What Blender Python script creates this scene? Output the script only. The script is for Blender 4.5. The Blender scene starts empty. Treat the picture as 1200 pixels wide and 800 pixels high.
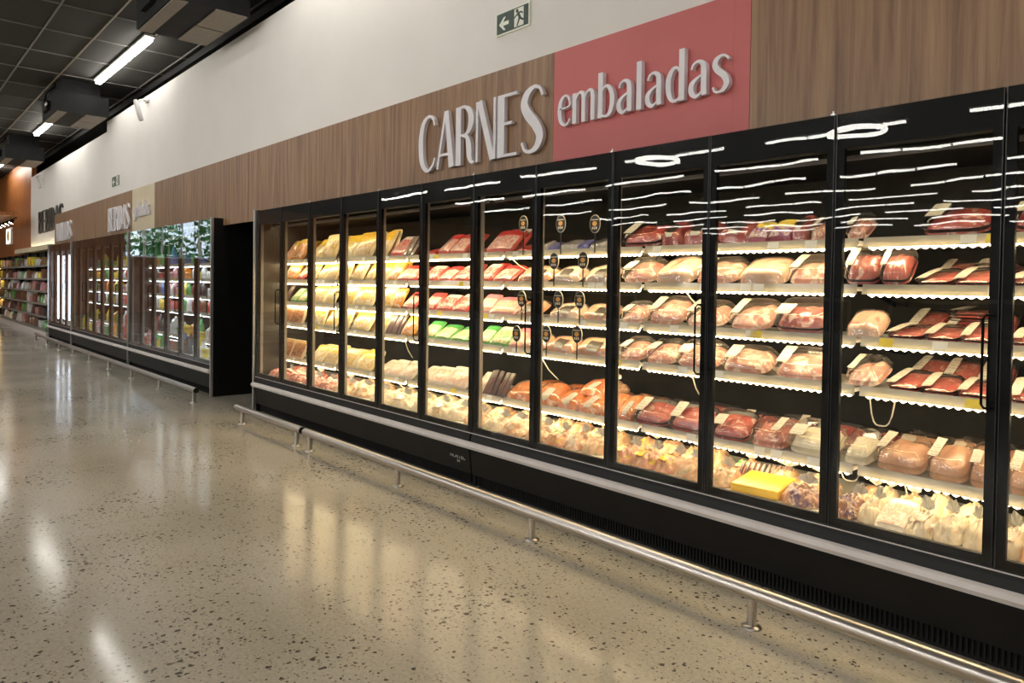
import bpy, math, random
from mathutils import Matrix, Vector, noise
R = math.radians
random.seed(7)
sc = bpy.context.scene
col = sc.collection

# ------------------------------------------------------------------ camera
F_PX, YAW, PITCH, ROLL, CY = 836.746, 0.8378, 0.02, 0.0147, 350.533
EYE = 1.43
def make_camera():
    cy, sy = math.cos(YAW), math.sin(YAW)
    fwd = Vector((-sy, cy, 0)); right = Vector((cy, sy, 0)); up = Vector((0, 0, 1))
    f2 = fwd*math.cos(PITCH) - up*math.sin(PITCH); u2 = up*math.cos(PITCH) + fwd*math.sin(PITCH)
    r3 = right*math.cos(ROLL) + u2*math.sin(ROLL); u3 = u2*math.cos(ROLL) - right*math.sin(ROLL)
    cd = bpy.data.cameras.new('camera'); cam = bpy.data.objects.new('camera', cd); col.objects.link(cam)
    cd.sensor_width = 36; cd.lens = F_PX/1200*36; cd.shift_y = -(400-CY)/1200
    cd.clip_start = .05; cd.clip_end = 200
    m = Matrix((r3, u3, -f2)).transposed().to_4x4(); m.translation = (0, 0, EYE)
    cam.matrix_world = m
    sc.camera = cam
make_camera()

# ------------------------------------------------------------------ world / exposure
w = bpy.data.worlds.new('daylight'); sc.world = w; w.use_nodes = True
bg = w.node_tree.nodes['Background']; bg.inputs[0].default_value = (.72, .85, 1, 1); bg.inputs[1].default_value = 3.2
sc.view_settings.view_transform = 'Standard'; sc.view_settings.look = 'None'
sc.view_settings.exposure = 0.12; sc.view_settings.gamma = 1; sc.view_settings.use_curve_mapping = False
L_CEIL = 29.0      # ceiling strip radiance
L_CASE = 22.0      # shelf LED radiance, meat cases
L_FAR = 8.0       # shelf LED radiance, drinks cases

# ------------------------------------------------------------------ materials
def nt(name):
    m = bpy.data.materials.new(name); m.use_nodes = True
    t = m.node_tree; b = t.nodes['Principled BSDF']
    return m, t, b
def N(t, kind, **kw):
    n = t.nodes.new('ShaderNode'+kind)
    for k, v in kw.items(): setattr(n, k, v)
    return n
def ramp(t, stops, interp='LINEAR'):
    n = N(t, 'ValToRGB'); e = n.color_ramp; e.interpolation = interp
    while len(e.elements) < len(stops): e.elements.new(.5)
    for el, (p, c) in zip(e.elements, stops):
        el.position = p; el.color = (*c, 1) if len(c) == 3 else c
    return n
def pmat(name, c1, c2=None, scale=8, rough=.5, metal=0, coat=0, bump=0, stretch=(1, 1, 1), coords='Object', detail=4, spec=.5):
    m, t, b = nt(name)
    if c2 is None: c2 = tuple(x*.9 for x in c1)
    tc = N(t, 'TexCoord'); mp = N(t, 'Mapping'); mp.inputs['Scale'].default_value = stretch
    t.links.new(tc.outputs[coords], mp.inputs[0])
    nz = N(t, 'TexNoise'); nz.inputs['Scale'].default_value = scale; nz.inputs['Detail'].default_value = detail
    t.links.new(mp.outputs[0], nz.inputs['Vector'])
    rp = ramp(t, [(.35, c1), (.65, c2)]); t.links.new(nz.outputs[0], rp.inputs[0])
    t.links.new(rp.outputs[0], b.inputs['Base Color'])
    b.inputs['Roughness'].default_value = rough; b.inputs['Metallic'].default_value = metal
    b.inputs['Coat Weight'].default_value = coat; b.inputs['Coat Roughness'].default_value = .06
    b.inputs['Specular IOR Level'].default_value = spec
    if bump:
        bp = N(t, 'Bump'); bp.inputs['Strength'].default_value = bump; bp.inputs['Distance'].default_value = .01
        t.links.new(nz.outputs[0], bp.inputs['Height']); t.links.new(bp.outputs[0], b.inputs['Normal'])
    return m
def emat(name, c, s):
    m, t, b = nt(name)
    t.nodes.remove(b); e = N(t, 'Emission'); e.inputs[0].default_value = (*c, 1); e.inputs[1].default_value = s
    t.links.new(e.outputs[0], t.nodes['Material Output'].inputs[0])
    return m
def glassmat(name, f0=.05, tint=(1, 1, 1), rough=.0, wav=0, wscale=3, power=5):
    m, t, b = nt(name); t.nodes.remove(b)
    tr = N(t, 'BsdfTransparent'); tr.inputs[0].default_value = (*tint, 1)
    gl = N(t, 'BsdfGlossy'); gl.inputs['Roughness'].default_value = rough; gl.inputs[0].default_value = (1, 1, 1, 1)
    lw = N(t, 'LayerWeight'); lw.inputs[0].default_value = .5
    p = N(t, 'Math', operation='POWER'); p.inputs[1].default_value = power
    t.links.new(lw.outputs['Facing'], p.inputs[0])
    ml = N(t, 'Math', operation='MULTIPLY_ADD'); ml.inputs[1].default_value = 1-f0; ml.inputs[2].default_value = f0
    t.links.new(p.outputs[0], ml.inputs[0])
    mx = N(t, 'MixShader'); t.links.new(ml.outputs[0], mx.inputs[0])
    t.links.new(tr.outputs[0], mx.inputs[1]); t.links.new(gl.outputs[0], mx.inputs[2])
    t.links.new(mx.outputs[0], t.nodes['Material Output'].inputs[0])
    if wav:
        g = N(t, 'NewGeometry'); nz = N(t, 'TexNoise'); nz.inputs['Scale'].default_value = wscale; nz.inputs['Detail'].default_value = 1.0
        t.links.new(g.outputs['Position'], nz.inputs['Vector'])
        bp = N(t, 'Bump'); bp.inputs['Strength'].default_value = 1; bp.inputs['Distance'].default_value = wav
        t.links.new(nz.outputs[0], bp.inputs['Height']); t.links.new(bp.outputs[0], gl.inputs['Normal'])
    return m

M = {}
M['white_wall'] = pmat('white_paint', (.80, .765, .725), (.83, .795, .755), 1.5, .75)
M['black_wall'] = pmat('black_paint', (.005, .005, .005), (.007, .007, .007), 4, .8)
M['black_case'] = pmat('black_steel', (.005, .0048, .0045), (.007, .0068, .0065), 6, .45, spec=.25)
M['black_gloss'] = pmat('black_print', (.003, .003, .003), (.004, .004, .004), 5, .4, spec=.08)
M['silver'] = pmat('silver_aluminium', (.62, .60, .58), (.70, .68, .66), 20, .35, .85, stretch=(.2, 4, 4))
M['grey_plastic'] = pmat('grey_bumper_plastic', (.58, .53, .51), (.64, .59, .57), 9, .45)
M['steel'] = pmat('brushed_steel', (.50, .46, .43), (.62, .58, .55), 30, .30, 1, stretch=(.05, 6, 6))
M['white_metal'] = pmat('white_enamel', (.78, .76, .70), (.84, .82, .76), 9, .35)
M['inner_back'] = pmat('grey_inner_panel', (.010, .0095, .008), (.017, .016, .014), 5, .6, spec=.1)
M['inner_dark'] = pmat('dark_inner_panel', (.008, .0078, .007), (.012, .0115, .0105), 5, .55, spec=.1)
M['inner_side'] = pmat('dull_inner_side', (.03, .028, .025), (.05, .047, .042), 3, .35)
M['mullion'] = pmat('beige_mullion', (.22, .20, .18), (.26, .24, .21), 6, .4)
M['rail_clear'] = pmat('cream_price_rail', (.50, .47, .40), (.58, .55, .48), 12, .22, coat=.4)
def translucent(m, c, f):
    t = m.node_tree; b = t.nodes['Principled BSDF']; tl = N(t, 'BsdfTranslucent'); tl.inputs[0].default_value = (*c, 1)
    mx = N(t, 'MixShader'); mx.inputs[0].default_value = f
    t.links.new(b.outputs[0], mx.inputs[1]); t.links.new(tl.outputs[0], mx.inputs[2]); t.links.new(mx.outputs[0], t.nodes['Material Output'].inputs[0])
translucent(M['rail_clear'], (.7, .65, .52), .3)
M['door_glass'] = glassmat('door_glass', .016, (.985, .99, .985), .0, .00055, 4.0)
M['film'] = glassmat('cling_film', .06, (.99, .99, .99), .06, .004, 22, 4)
M['clear_tray'] = glassmat('clear_plastic', .08, (.92, .93, .92), .08, 0, 4, 3)
M['edge_grey'] = pmat('dark_edge', (.035, .034, .036), (.05, .049, .051), 9, .3)
M['acrylic'] = glassmat('clear_acrylic', .06, (.95, .96, .96), .03)
M['led_warm'] = emat('warm_led', (1, .78, .45), L_CASE)
M['fill_top'] = emat('hidden_fill_strip', (1, .78, .45), L_CASE*1.5)  # added fill light for the top shelf, hidden from view
M['led_cool'] = emat('cool_led', (.80, .92, 1), L_FAR)
M['tube_cool'] = emat('cool_tube', (.80, .88, 1), 9)
M['ceil_led'] = emat('ceiling_strip', (1, .97, .90), L_CEIL)
M['spot_led'] = emat('spot_lamp', (1, .85, .6), 40)
M['rack_led'] = emat('rack_led', (1, .72, .30), 9)
M['cove_led'] = emat('cove_led', (1, .82, .5), 10)
M['lit_sign'] = emat('lit_panel', (1, .92, .75), 2.2)
M['black_tray'] = pmat('black_tray', (.015, .015, .015), (.025, .025, .025), 20, .3)
M['white_tray'] = pmat('white_foam', (.82, .80, .76), (.88, .86, .82), 30, .5)
M['letter'] = pmat('letter_white', (.80, .77, .81), (.84, .81, .85), 6, .4)
M['letter_dark'] = pmat('letter_dark', (.035, .032, .03), (.05, .045, .04), 6, .4)
M['red_panel'] = pmat('red_panel', (.57, .13, .125), (.60, .14, .135), 3, .5)
M['cream_panel'] = pmat('cream_panel', (.66, .56, .38), (.70, .60, .42), 3, .5)
M['exit_green'] = pmat('exit_dark_green', (.008, .035, .022), (.010, .042, .026), 8, .4)
M['exit_white'] = pmat('exit_white', (.80, .82, .70), (.84, .86, .74), 8, .4)
M['ac_body'] = pmat('dark_duct', (.008, .008, .008), (.012, .012, .012), 6, .6, spec=.2)
M['ac_grille'] = pmat('grille_taupe', (.26, .22, .17), (.31, .265, .21), 40, .5)
M['tbar'] = pmat('grey_t_bar', (.20, .185, .165), (.24, .225, .2), 9, .4)
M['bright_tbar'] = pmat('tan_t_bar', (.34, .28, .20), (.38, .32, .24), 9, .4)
M['white_plastic'] = pmat('white_plastic', (.78, .76, .78), (.84, .82, .84), 10, .35)
M['cable'] = pmat('cream_cable', (.66, .60, .46), (.72, .66, .52), 10, .4)
M['grey_text'] = pmat('grey_print', (.35, .34, .33), (.40, .39, .38), 10, .5)
M['freezer'] = pmat('freezer_body', (.45, .50, .58), (.55, .60, .68), 4, .35)
M['foliage'] = pmat('tree_leaves', (.05, .24, .06), (.16, .42, .13), 6, .6)
M['bark'] = pmat('bark', (.10, .07, .05), (.16, .12, .08), 12, .8)
M['green_ground'] = pmat('lawn', (.06, .16, .04), (.10, .22, .06), 3, .8)

def wood(name, c1, c2, c3, sx=26):
    m, t, b = nt(name)
    g = N(t, 'NewGeometry'); mp = N(t, 'Mapping'); mp.inputs['Scale'].default_value = (sx, sx, 1.1)
    t.links.new(g.outputs['Position'], mp.inputs[0])
    nz = N(t, 'TexNoise'); nz.inputs['Scale'].default_value = 1; nz.inputs['Detail'].default_value = 6; nz.inputs['Roughness'].default_value = .62
    nz.inputs['Distortion'].default_value = .5
    t.links.new(mp.outputs[0], nz.inputs['Vector'])
    rp = ramp(t, [(.30, c1), (.5, c2), (.68, c3)]); t.links.new(nz.outputs[0], rp.inputs[0])
    t.links.new(rp.outputs[0], b.inputs['Base Color']); b.inputs['Roughness'].default_value = .45
    return m
M['wood'] = wood('walnut_laminate', (.150, .072, .034), (.275, .152, .078), (.375, .218, .115))
M['wood_orange'] = wood('orange_wood', (.22, .07, .015), (.38, .13, .03), (.5, .19, .05), 14)

def floor_mat():
    m, t, b = nt('polished_concrete')
    g = N(t, 'NewGeometry')
    big = N(t, 'TexNoise'); big.inputs['Scale'].default_value = .9; big.inputs['Detail'].default_value = 5
    t.links.new(g.outputs['Position'], big.inputs['Vector'])
    base = ramp(t, [(.3, (.36, .322, .258)), (.7, (.47, .422, .345))]); t.links.new(big.outputs[0], base.inputs[0])
    fine = N(t, 'TexNoise'); fine.inputs['Scale'].default_value = 60; fine.inputs['Detail'].default_value = 3
    t.links.new(g.outputs['Position'], fine.inputs['Vector'])
    fr = ramp(t, [(.3, (.86, .86, .86)), (.7, (1.08, 1.08, 1.08))]); t.links.new(fine.outputs[0], fr.inputs[0])
    mul = N(t, 'MixRGB', blend_type='MULTIPLY'); mul.inputs[0].default_value = 1
    t.links.new(base.outputs[0], mul.inputs[1]); t.links.new(fr.outputs[0], mul.inputs[2])
    cur = mul.outputs[0]
    dens = N(t, 'TexNoise'); dens.inputs['Scale'].default_value = 1.7; dens.inputs['Detail'].default_value = 3
    t.links.new(g.outputs['Position'], dens.inputs['Vector'])
    for sca, lo, hi, c in ((36, .10, .41, (.075, .065, .055)), (70, .12, .42, (.15, .128, .10))):
        wob = N(t, 'TexNoise'); wob.inputs['Scale'].default_value = sca*1.3
        t.links.new(g.outputs['Position'], wob.inputs['Vector'])
        ad = N(t, 'VectorMath', operation='MULTIPLY_ADD'); ad.inputs[1].default_value = (.9/sca,)*3
        t.links.new(wob.outputs['Color'], ad.inputs[0]); t.links.new(g.outputs['Position'], ad.inputs[2])
        v = N(t, 'TexVoronoi'); v.inputs['Scale'].default_value = sca
        t.links.new(ad.outputs[0], v.inputs['Vector'])
        sep = N(t, 'SeparateColor'); t.links.new(v.outputs['Color'], sep.inputs[0])
        # chip radius: random per cell, scaled by local density
        mr = N(t, 'MapRange'); mr.inputs[1].default_value = .22; mr.inputs[2].default_value = 1; mr.inputs[3].default_value = 0; mr.inputs[4].default_value = hi
        t.links.new(sep.outputs[0], mr.inputs[0])
        dm = N(t, 'MapRange'); dm.inputs[1].default_value = .32; dm.inputs[2].default_value = .62; dm.inputs[3].default_value = .45; dm.inputs[4].default_value = 1.15
        t.links.new(dens.outputs[0], dm.inputs[0])
        pr = N(t, 'Math', operation='MULTIPLY'); t.links.new(mr.outputs[0], pr.inputs[0]); t.links.new(dm.outputs[0], pr.inputs[1])
        sb = N(t, 'Math', operation='SUBTRACT'); t.links.new(pr.outputs[0], sb.inputs[0]); t.links.new(v.outputs['Distance'], sb.inputs[1])
        st = N(t, 'MapRange'); st.inputs[1].default_value = -.02; st.inputs[2].default_value = .05
        t.links.new(sb.outputs[0], st.inputs[0])
        mx = N(t, 'MixRGB'); t.links.new(st.outputs[0], mx.inputs[0]); t.links.new(cur, mx.inputs[1]); mx.inputs[2].default_value = (*c, 1)
        cur = mx.outputs[0]
    t.links.new(cur, b.inputs['Base Color'])
    rr = ramp(t, [(.3, (.10,)*3), (.7, (.17,)*3)]); t.links.new(big.outputs[0], rr.inputs[0]); t.links.new(rr.outputs[0], b.inputs['Roughness'])
    b.inputs['Specular IOR Level'].default_value = .10
    return m
M['floor'] = floor_mat()

def ceil_mat():
    m, t, b = nt('dark_ceiling')
    g = N(t, 'NewGeometry'); mp = N(t, 'Mapping')
    t.links.new(g.outputs['Position'], mp.inputs[0])
    br = N(t, 'TexBrick'); br.offset = 0; br.inputs['Scale'].default_value = 1; br.inputs['Brick Width'].default_value = 1.21; br.inputs['Row Height'].default_value = .61
    br.inputs['Mortar Size'].default_value = .012; br.inputs['Color1'].default_value = (.022, .020, .018, 1); br.inputs['Color2'].default_value = (.026, .024, .021, 1); br.inputs['Mortar'].default_value = (.09, .085, .075, 1)
    t.links.new(mp.outputs[0], br.inputs['Vector']); t.links.new(br.outputs[0], b.inputs['Base Color']); b.inputs['Roughness'].default_value = .9
    return m
M['ceiling'] = ceil_mat()
M['ceil_tile'] = pmat('dark_acoustic_tile', (.036, .033, .028), (.05, .046, .04), 40, .9)

def meat(name, c1, c2, fat, fs=9, fa=.58):
    m, t, b = nt(name)
    tc = N(t, 'TexCoord'); oi = N(t, 'ObjectInfo')
    ad = N(t, 'VectorMath', operation='ADD'); t.links.new(tc.outputs['Object'], ad.inputs[0])
    sc_ = N(t, 'Math', operation='MULTIPLY'); sc_.inputs[1].default_value = 7; t.links.new(oi.outputs['Random'], sc_.inputs[0])
    t.links.new(sc_.outputs[0], ad.inputs[1])
    n1 = N(t, 'TexNoise'); n1.inputs['Scale'].default_value = 16; n1.inputs['Detail'].default_value = 4; t.links.new(ad.outputs[0], n1.inputs['Vector'])
    r1 = ramp(t, [(.35, c1), (.65, c2)]); t.links.new(n1.outputs[0], r1.inputs[0])
    n2 = N(t, 'TexNoise'); n2.inputs['Scale'].default_value = fs*2.2; n2.inputs['Detail'].default_value = 5; n2.inputs['Distortion'].default_value = 1.6; t.links.new(ad.outputs[0], n2.inputs['Vector'])
    r2 = ramp(t, [(fa, (0, 0, 0)), (fa+.1, (1, 1, 1))]); t.links.new(n2.outputs[0], r2.inputs[0])
    mx = N(t, 'MixRGB'); t.links.new(r2.outputs[0], mx.inputs[0]); t.links.new(r1.outputs[0], mx.inputs[1]); mx.inputs[2].default_value = (*fat, 1)
    t.links.new(mx.outputs[0], b.inputs['Base Color']); b.inputs['Roughness'].default_value = .32; b.inputs['Coat Weight'].default_value = .5
    b.inputs['Coat Roughness'].default_value = .08
    bp = N(t, 'Bump'); bp.inputs['Strength'].default_value = .5; bp.inputs['Distance'].default_value = .006
    t.links.new(n2.outputs[0], bp.inputs['Height']); t.links.new(bp.outputs[0], b.inputs['Normal'])
    return m
M['beef'] = meat('beef', (.34, .04, .035), (.50, .11, .085), (.68, .48, .38), 9, .56)
M['pork'] = meat('pork', (.52, .20, .15), (.64, .32, .24), (.80, .62, .48), 8, .50)
M['round'] = meat('round_steak', (.34, .06, .05), (.48, .13, .10), (.78, .58, .46), 6, .56)
M['slab'] = meat('pork_slab', (.62, .40, .28), (.72, .50, .36), (.50, .17, .12), 5, .57)
M['chicken'] = meat('chicken', (.55, .28, .17), (.66, .38, .24), (.80, .58, .40), 6, .6)
M['tripe'] = meat('tripe', (.68, .60, .44), (.78, .70, .54), (.55, .44, .30), 12, .6)
M['balls'] = meat('balls', (.40, .12, .09), (.54, .22, .17), (.76, .58, .46), 12, .56)
M['salmon'] = meat('salmon', (.62, .17, .05), (.74, .26, .07), (.82, .55, .35), 7, .54)
M['vacpale'] = meat('vac_pale', (.60, .42, .32), (.70, .52, .40), (.55, .30, .22), 5, .58)
M['vacorange'] = meat('vac_orange', (.56, .27, .16), (.66, .36, .22), (.74, .52, .38), 5, .58)
M['vacgrey'] = meat('vac_grey', (.42, .38, .34), (.54, .49, .44), (.66, .60, .54), 6, .56)
M['redvac'] = meat('red_vac', (.34, .06, .055), (.48, .14, .12), (.62, .40, .36), 7, .6)
M['chickbag'] = meat('chicken_bag', (.52, .27, .15), (.62, .38, .22), (.72, .58, .40), 9, .5)
M['printbag'] = meat('printed_bag', (.50, .20, .13), (.60, .34, .20), (.68, .50, .06), 9, .57)
M['greenbag'] = meat('green_bag', (.50, .26, .15), (.62, .42, .26), (.12, .30, .12), 8, .58)
M['whitebag'] = meat('white_bag', (.58, .46, .31), (.68, .58, .42), (.46, .27, .16), 7, .62)
M['mincebag'] = meat('mince_bag', (.36, .08, .07), (.50, .20, .15), (.70, .50, .40), 12, .52)
M['snackbag'] = meat('dark_bag', (.10, .05, .12), (.45, .20, .08), (.75, .55, .35), 12, .54)

def printmat(name, base, head, pic, pic2, hy=.72):
    """flat print on a pack front: header band, picture patch, small type"""
    m, t, b = nt(name)
    tc = N(t, 'TexCoord'); sp = N(t, 'SeparateXYZ'); t.links.new(tc.outputs['Generated'], sp.inputs[0])
    oi = N(t, 'ObjectInfo')
    hd = ramp(t, [(0, (0, 0, 0)), (hy, (0, 0, 0)), (hy+.01, (1, 1, 1))]); t.links.new(sp.outputs[1], hd.inputs[0])
    nz = N(t, 'TexNoise'); nz.inputs['Scale'].default_value = 4.5; nz.inputs['Detail'].default_value = 4
    ad = N(t, 'VectorMath', operation='ADD'); t.links.new(tc.outputs['Generated'], ad.inputs[0])
    sm = N(t, 'Math', operation='MULTIPLY'); sm.inputs[1].default_value = 9; t.links.new(oi.outputs['Random'], sm.inputs[0]); t.links.new(sm.outputs[0], ad.inputs[1])
    t.links.new(ad.outputs[0], nz.inputs['Vector'])
    r1 = ramp(t, [(.42, base), (.47, pic), (.58, pic2), (.63, base)]); t.links.new(nz.outputs[0], r1.inputs[0])
    tx = N(t, 'TexBrick'); tx.inputs['Scale'].default_value = 1; tx.inputs['Brick Width'].default_value = .16; tx.inputs['Row Height'].default_value = .09; tx.inputs['Mortar Size'].default_value = .02
    tx.inputs['Color1'].default_value = (*head, 1); tx.inputs['Color2'].default_value = (*[min(1, h*1.2+.1) for h in head], 1); tx.inputs['Mortar'].default_value = (*head, 1)
    t.links.new(tc.outputs['Generated'], tx.inputs['Vector'])
    mx = N(t, 'MixRGB'); t.links.new(hd.outputs[0], mx.inputs[0]); t.links.new(r1.outputs[0], mx.inputs[1]); t.links.new(tx.outputs[0], mx.inputs[2])
    t.links.new(mx.outputs[0], b.inputs['Base Color']); b.inputs['Roughness'].default_value = .3; b.inputs['Coat Weight'].default_value = .3
    return m
Wt = (.74, .70, .58)
M['p_oy'] = printmat('orange_print', (.72, .30, .04), (.75, .50, .08), Wt, (.45, .08, .03))
M['p_yw'] = printmat('yellow_print', Wt, (.80, .52, .03), (.78, .56, .14), (.62, .36, .14), .62)
M['p_yw2'] = printmat('yellow_print_b', (.76, .50, .06), (.80, .66, .30), (.74, .66, .46), (.50, .24, .08), .7)
M['p_yw3'] = printmat('yellow_print_c', (.70, .60, .40), (.74, .44, .02), (.52, .30, .14), (.72, .52, .22), .55)
M['p_rw2'] = printmat('red_print_b', (.52, .05, .05), (.72, .62, .55), (.70, .50, .44), (.60, .16, .12), .75)
M['p_gw2'] = printmat('green_print_b', (.10, .36, .08), (.70, .66, .50), (.66, .60, .40), (.60, .40, .22), .72)
M['p_rw'] = printmat('red_print', (.72, .58, .50), (.50, .03, .03), (.62, .20, .16), (.70, .40, .34), .66)
M['p_rf'] = printmat('red_flat_print', (.48, .03, .03), (.40, .02, .02), (.62, .16, .12), (.52, .05, .05))
M['p_gw'] = printmat('green_print', (.68, .64, .46), (.05, .34, .07), (.55, .50, .22), (.62, .42, .25), .68)
M['p_pk'] = printmat('picture_print', (.32, .12, .05), (.50, .30, .10), (.55, .28, .14), (.16, .07, .04), .85)
M['p_pp'] = printmat('pink_print', (.66, .34, .30), (.58, .16, .20), (.72, .50, .40), (.66, .40, .22), .7)
M['p_wp'] = printmat('white_pink_print', (.74, .66, .54), (.74, .68, .56), (.66, .38, .28), (.70, .50, .38), .8)
M['p_dk'] = printmat('dark_print', (.09, .07, .07), (.14, .10, .08), (.22, .08, .06), (.06, .05, .06), .7)
M['p_bl'] = printmat('blue_print', (.10, .10, .34), (.16, .16, .45), (.30, .28, .45), (.08, .08, .22), .7)
M['p_bp'] = printmat('violet_print', (.22, .14, .42), (.68, .52, .08), (.70, .62, .50), (.30, .05, .10), .45)
M['p_yb'] = printmat('yellow_box_print', (.80, .50, .03), (.80, .52, .04), (.82, .56, .05), (.80, .48, .03), .9)
POUCH = {k: pmat('pouch_'+k, a, tuple(min(1, x*1.15) for x in a), 14, .3, coat=.4) for k, a in dict(
    oy=(.66, .30, .05), yw=(.74, .62, .36), rw=(.58, .10, .08), rf=(.46, .03, .03), gw=(.12, .36, .10), pk=(.60, .48, .32),
    pp=(.64, .30, .28), wp=(.70, .62, .52), dk=(.10, .08, .08), bl=(.12, .12, .32), bp=(.34, .08, .12), yb=(.74, .46, .04)).items()}
def labelmat():
    m, t, b = nt('paper_label')
    tc = N(t, 'TexCoord'); tx = N(t, 'TexBrick'); tx.inputs['Scale'].default_value = 1; tx.inputs['Brick Width'].default_value = .45; tx.inputs['Row Height'].default_value = .13; tx.inputs['Mortar Size'].default_value = .035
    tx.inputs['Color1'].default_value = (.36, .34, .29, 1); tx.inputs['Color2'].default_value = (.58, .55, .46, 1); tx.inputs['Mortar'].default_value = (.62, .59, .50, 1)
    t.links.new(tc.outputs['Generated'], tx.inputs['Vector']); t.links.new(tx.outputs[0], b.inputs['Base Color']); b.inputs['Roughness'].default_value = .45
    return m
M['label'] = labelmat()
M['label_black'] = pmat('black_label', (.02, .018, .016), (.05, .045, .035), 30, .35)
M['yellow_tag'] = pmat('yellow_tag', (.80, .62, .06), (.84, .66, .08), 20, .5)
M['white_tag'] = pmat('white_tag', (.78, .76, .70), (.82, .80, .74), 20, .5)
M['sign_black'] = pmat('sign_black', (.012, .012, .012), (.02, .02, .018), 20, .3)
M['sign_cream'] = pmat('sign_cream', (.68, .62, .46), (.74, .68, .52), 20, .4)
M['sign_orange'] = pmat('sign_orange', (.70, .30, .06), (.76, .40, .10), 20, .4)

# ------------------------------------------------------------------ mesh helpers
class MB:
    def __init__(s): s.v = []; s.f = []; s.sm = []
    def add(s, vs, fs, smooth=False):
        o = len(s.v); s.v += [tuple(p) for p in vs]; s.f += [tuple(i+o for i in f) for f in fs]; s.sm += [smooth]*len(fs); return s
    def box(s, x0, x1, y0, y1, z0, z1):
        return s.add([(x0, y0, z0), (x1, y0, z0), (x1, y1, z0), (x0, y1, z0), (x0, y0, z1), (x1, y0, z1), (x1, y1, z1), (x0, y1, z1)],
                     [(0, 3, 2, 1), (4, 5, 6, 7), (0, 1, 5, 4), (1, 2, 6, 5), (2, 3, 7, 6), (3, 0, 4, 7)])
    def prism(s, pts, x0, x1):
        """(y,z) profile extruded along x"""
        n = len(pts); vs = [(x0, *p) for p in pts]+[(x1, *p) for p in pts]
        fs = [(i, (i+1) % n, n+(i+1) % n, n+i) for i in range(n)]+[tuple(range(n-1, -1, -1)), tuple(range(n, 2*n))]
        return s.add(vs, fs)
    def extr(s, pts, y0, y1):
        """(x,z) outline extruded along y"""
        n = len(pts); vs = [(p[0], y0, p[1]) for p in pts]+[(p[0], y1, p[1]) for p in pts]
        fs = [((i+1) % n, i, n+i, n+(i+1) % n) for i in range(n)]+[tuple(range(n)), tuple(range(2*n-1, n-1, -1))]
        return s.add(vs, fs)
    def tube(s, pts, r, seg=8, smooth=True):
        pts = [Vector(p) for p in pts]; n = len(pts); vs = []; fs = []
        for i, p in enumerate(pts):
            d = (pts[min(i+1, n-1)]-pts[max(i-1, 0)]).normalized()
            a = Vector((0, 0, 1)) if abs(d.z) < .9 else Vector((0, 1, 0))
            u = d.cross(a).normalized(); v = d.cross(u).normalized()
            rr = r[i] if isinstance(r, (list, tuple)) else r
            for k in range(seg):
                an = 2*math.pi*k/seg; vs.append(p+u*math.cos(an)*rr+v*math.sin(an)*rr)
        for i in range(n-1):
            for k in range(seg):
                fs.append((i*seg+k, i*seg+(k+1) % seg, (i+1)*seg+(k+1) % seg, (i+1)*seg+k))
        s.add(vs, fs, smooth)
        return s.add(vs[:seg]+vs[-seg:], [tuple(range(seg)), tuple(range(2*seg-1, seg-1, -1))])
    def lathe(s, prof, seg=10, cx=0, cy=0, cz=0):
        vs = []; fs = []; n = len(prof)
        for (r, z) in prof:
            for k in range(seg):
                a = 2*math.pi*k/seg; vs.append((cx+r*math.cos(a), cy+r*math.sin(a), cz+z))
        for i in range(n-1):
            for k in range(seg): fs.append((i*seg+k, i*seg+(k+1) % seg, (i+1)*seg+(k+1) % seg, (i+1)*seg+k))
        s.add(vs, fs, True)
        return s.add(vs[:seg]+vs[-seg:], [tuple(range(seg-1, -1, -1)), tuple(range(seg, 2*seg))])
    def mesh(s, name, mat):
        me = bpy.data.meshes.new(name); me.from_pydata(s.v, [], s.f); me.materials.append(mat)
        if any(s.sm): me.polygons.foreach_set('use_smooth', s.sm)
        me.update(); return me
    def build(s, name, mat, parent=None):
        return link(name, s.mesh(name, mat), parent)
def link(name, me, parent=None):
    o = bpy.data.objects.new(name, me); col.objects.link(o)
    if parent is not None: o.parent = parent
    return o
def empty(name, loc=(0, 0, 0)):
    o = bpy.data.objects.new(name, None); o.empty_display_size = .05; col.objects.link(o); o.location = loc; return o
def tag(o, label=None, cat=None, group=None, kind=None):
    if label: o['label'] = label
    if cat: o['category'] = cat
    if group: o['group'] = group
    if kind: o['kind'] = kind
    return o
def box(name, mat, b, parent=None): return MB().box(*b).build(name, mat, parent)
def struct(o): o['kind'] = 'structure'; return o
ORD = ['zeroth', 'first', 'second', 'third', 'fourth', 'fifth', 'sixth', 'seventh', 'eighth', 'ninth', 'tenth', 'eleventh', 'twelfth', 'thirteenth', 'fourteenth', 'fifteenth', 'sixteenth', 'seventeenth', 'eighteenth', 'nineteenth', 'twentieth']
ORD += ['twenty-'+o for o in ORD[1:10]]+['thirtieth']

# ------------------------------------------------------------------ layout constants (metres; x along the wall, y towards it)
D = 3.123               # door plane
DW = .625               # door pitch
X0 = -7.633             # left end of meat cases
YW = 3.25               # face of wood fascia
CEIL = 4.9
XE = -34.0              # far end wall

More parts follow.
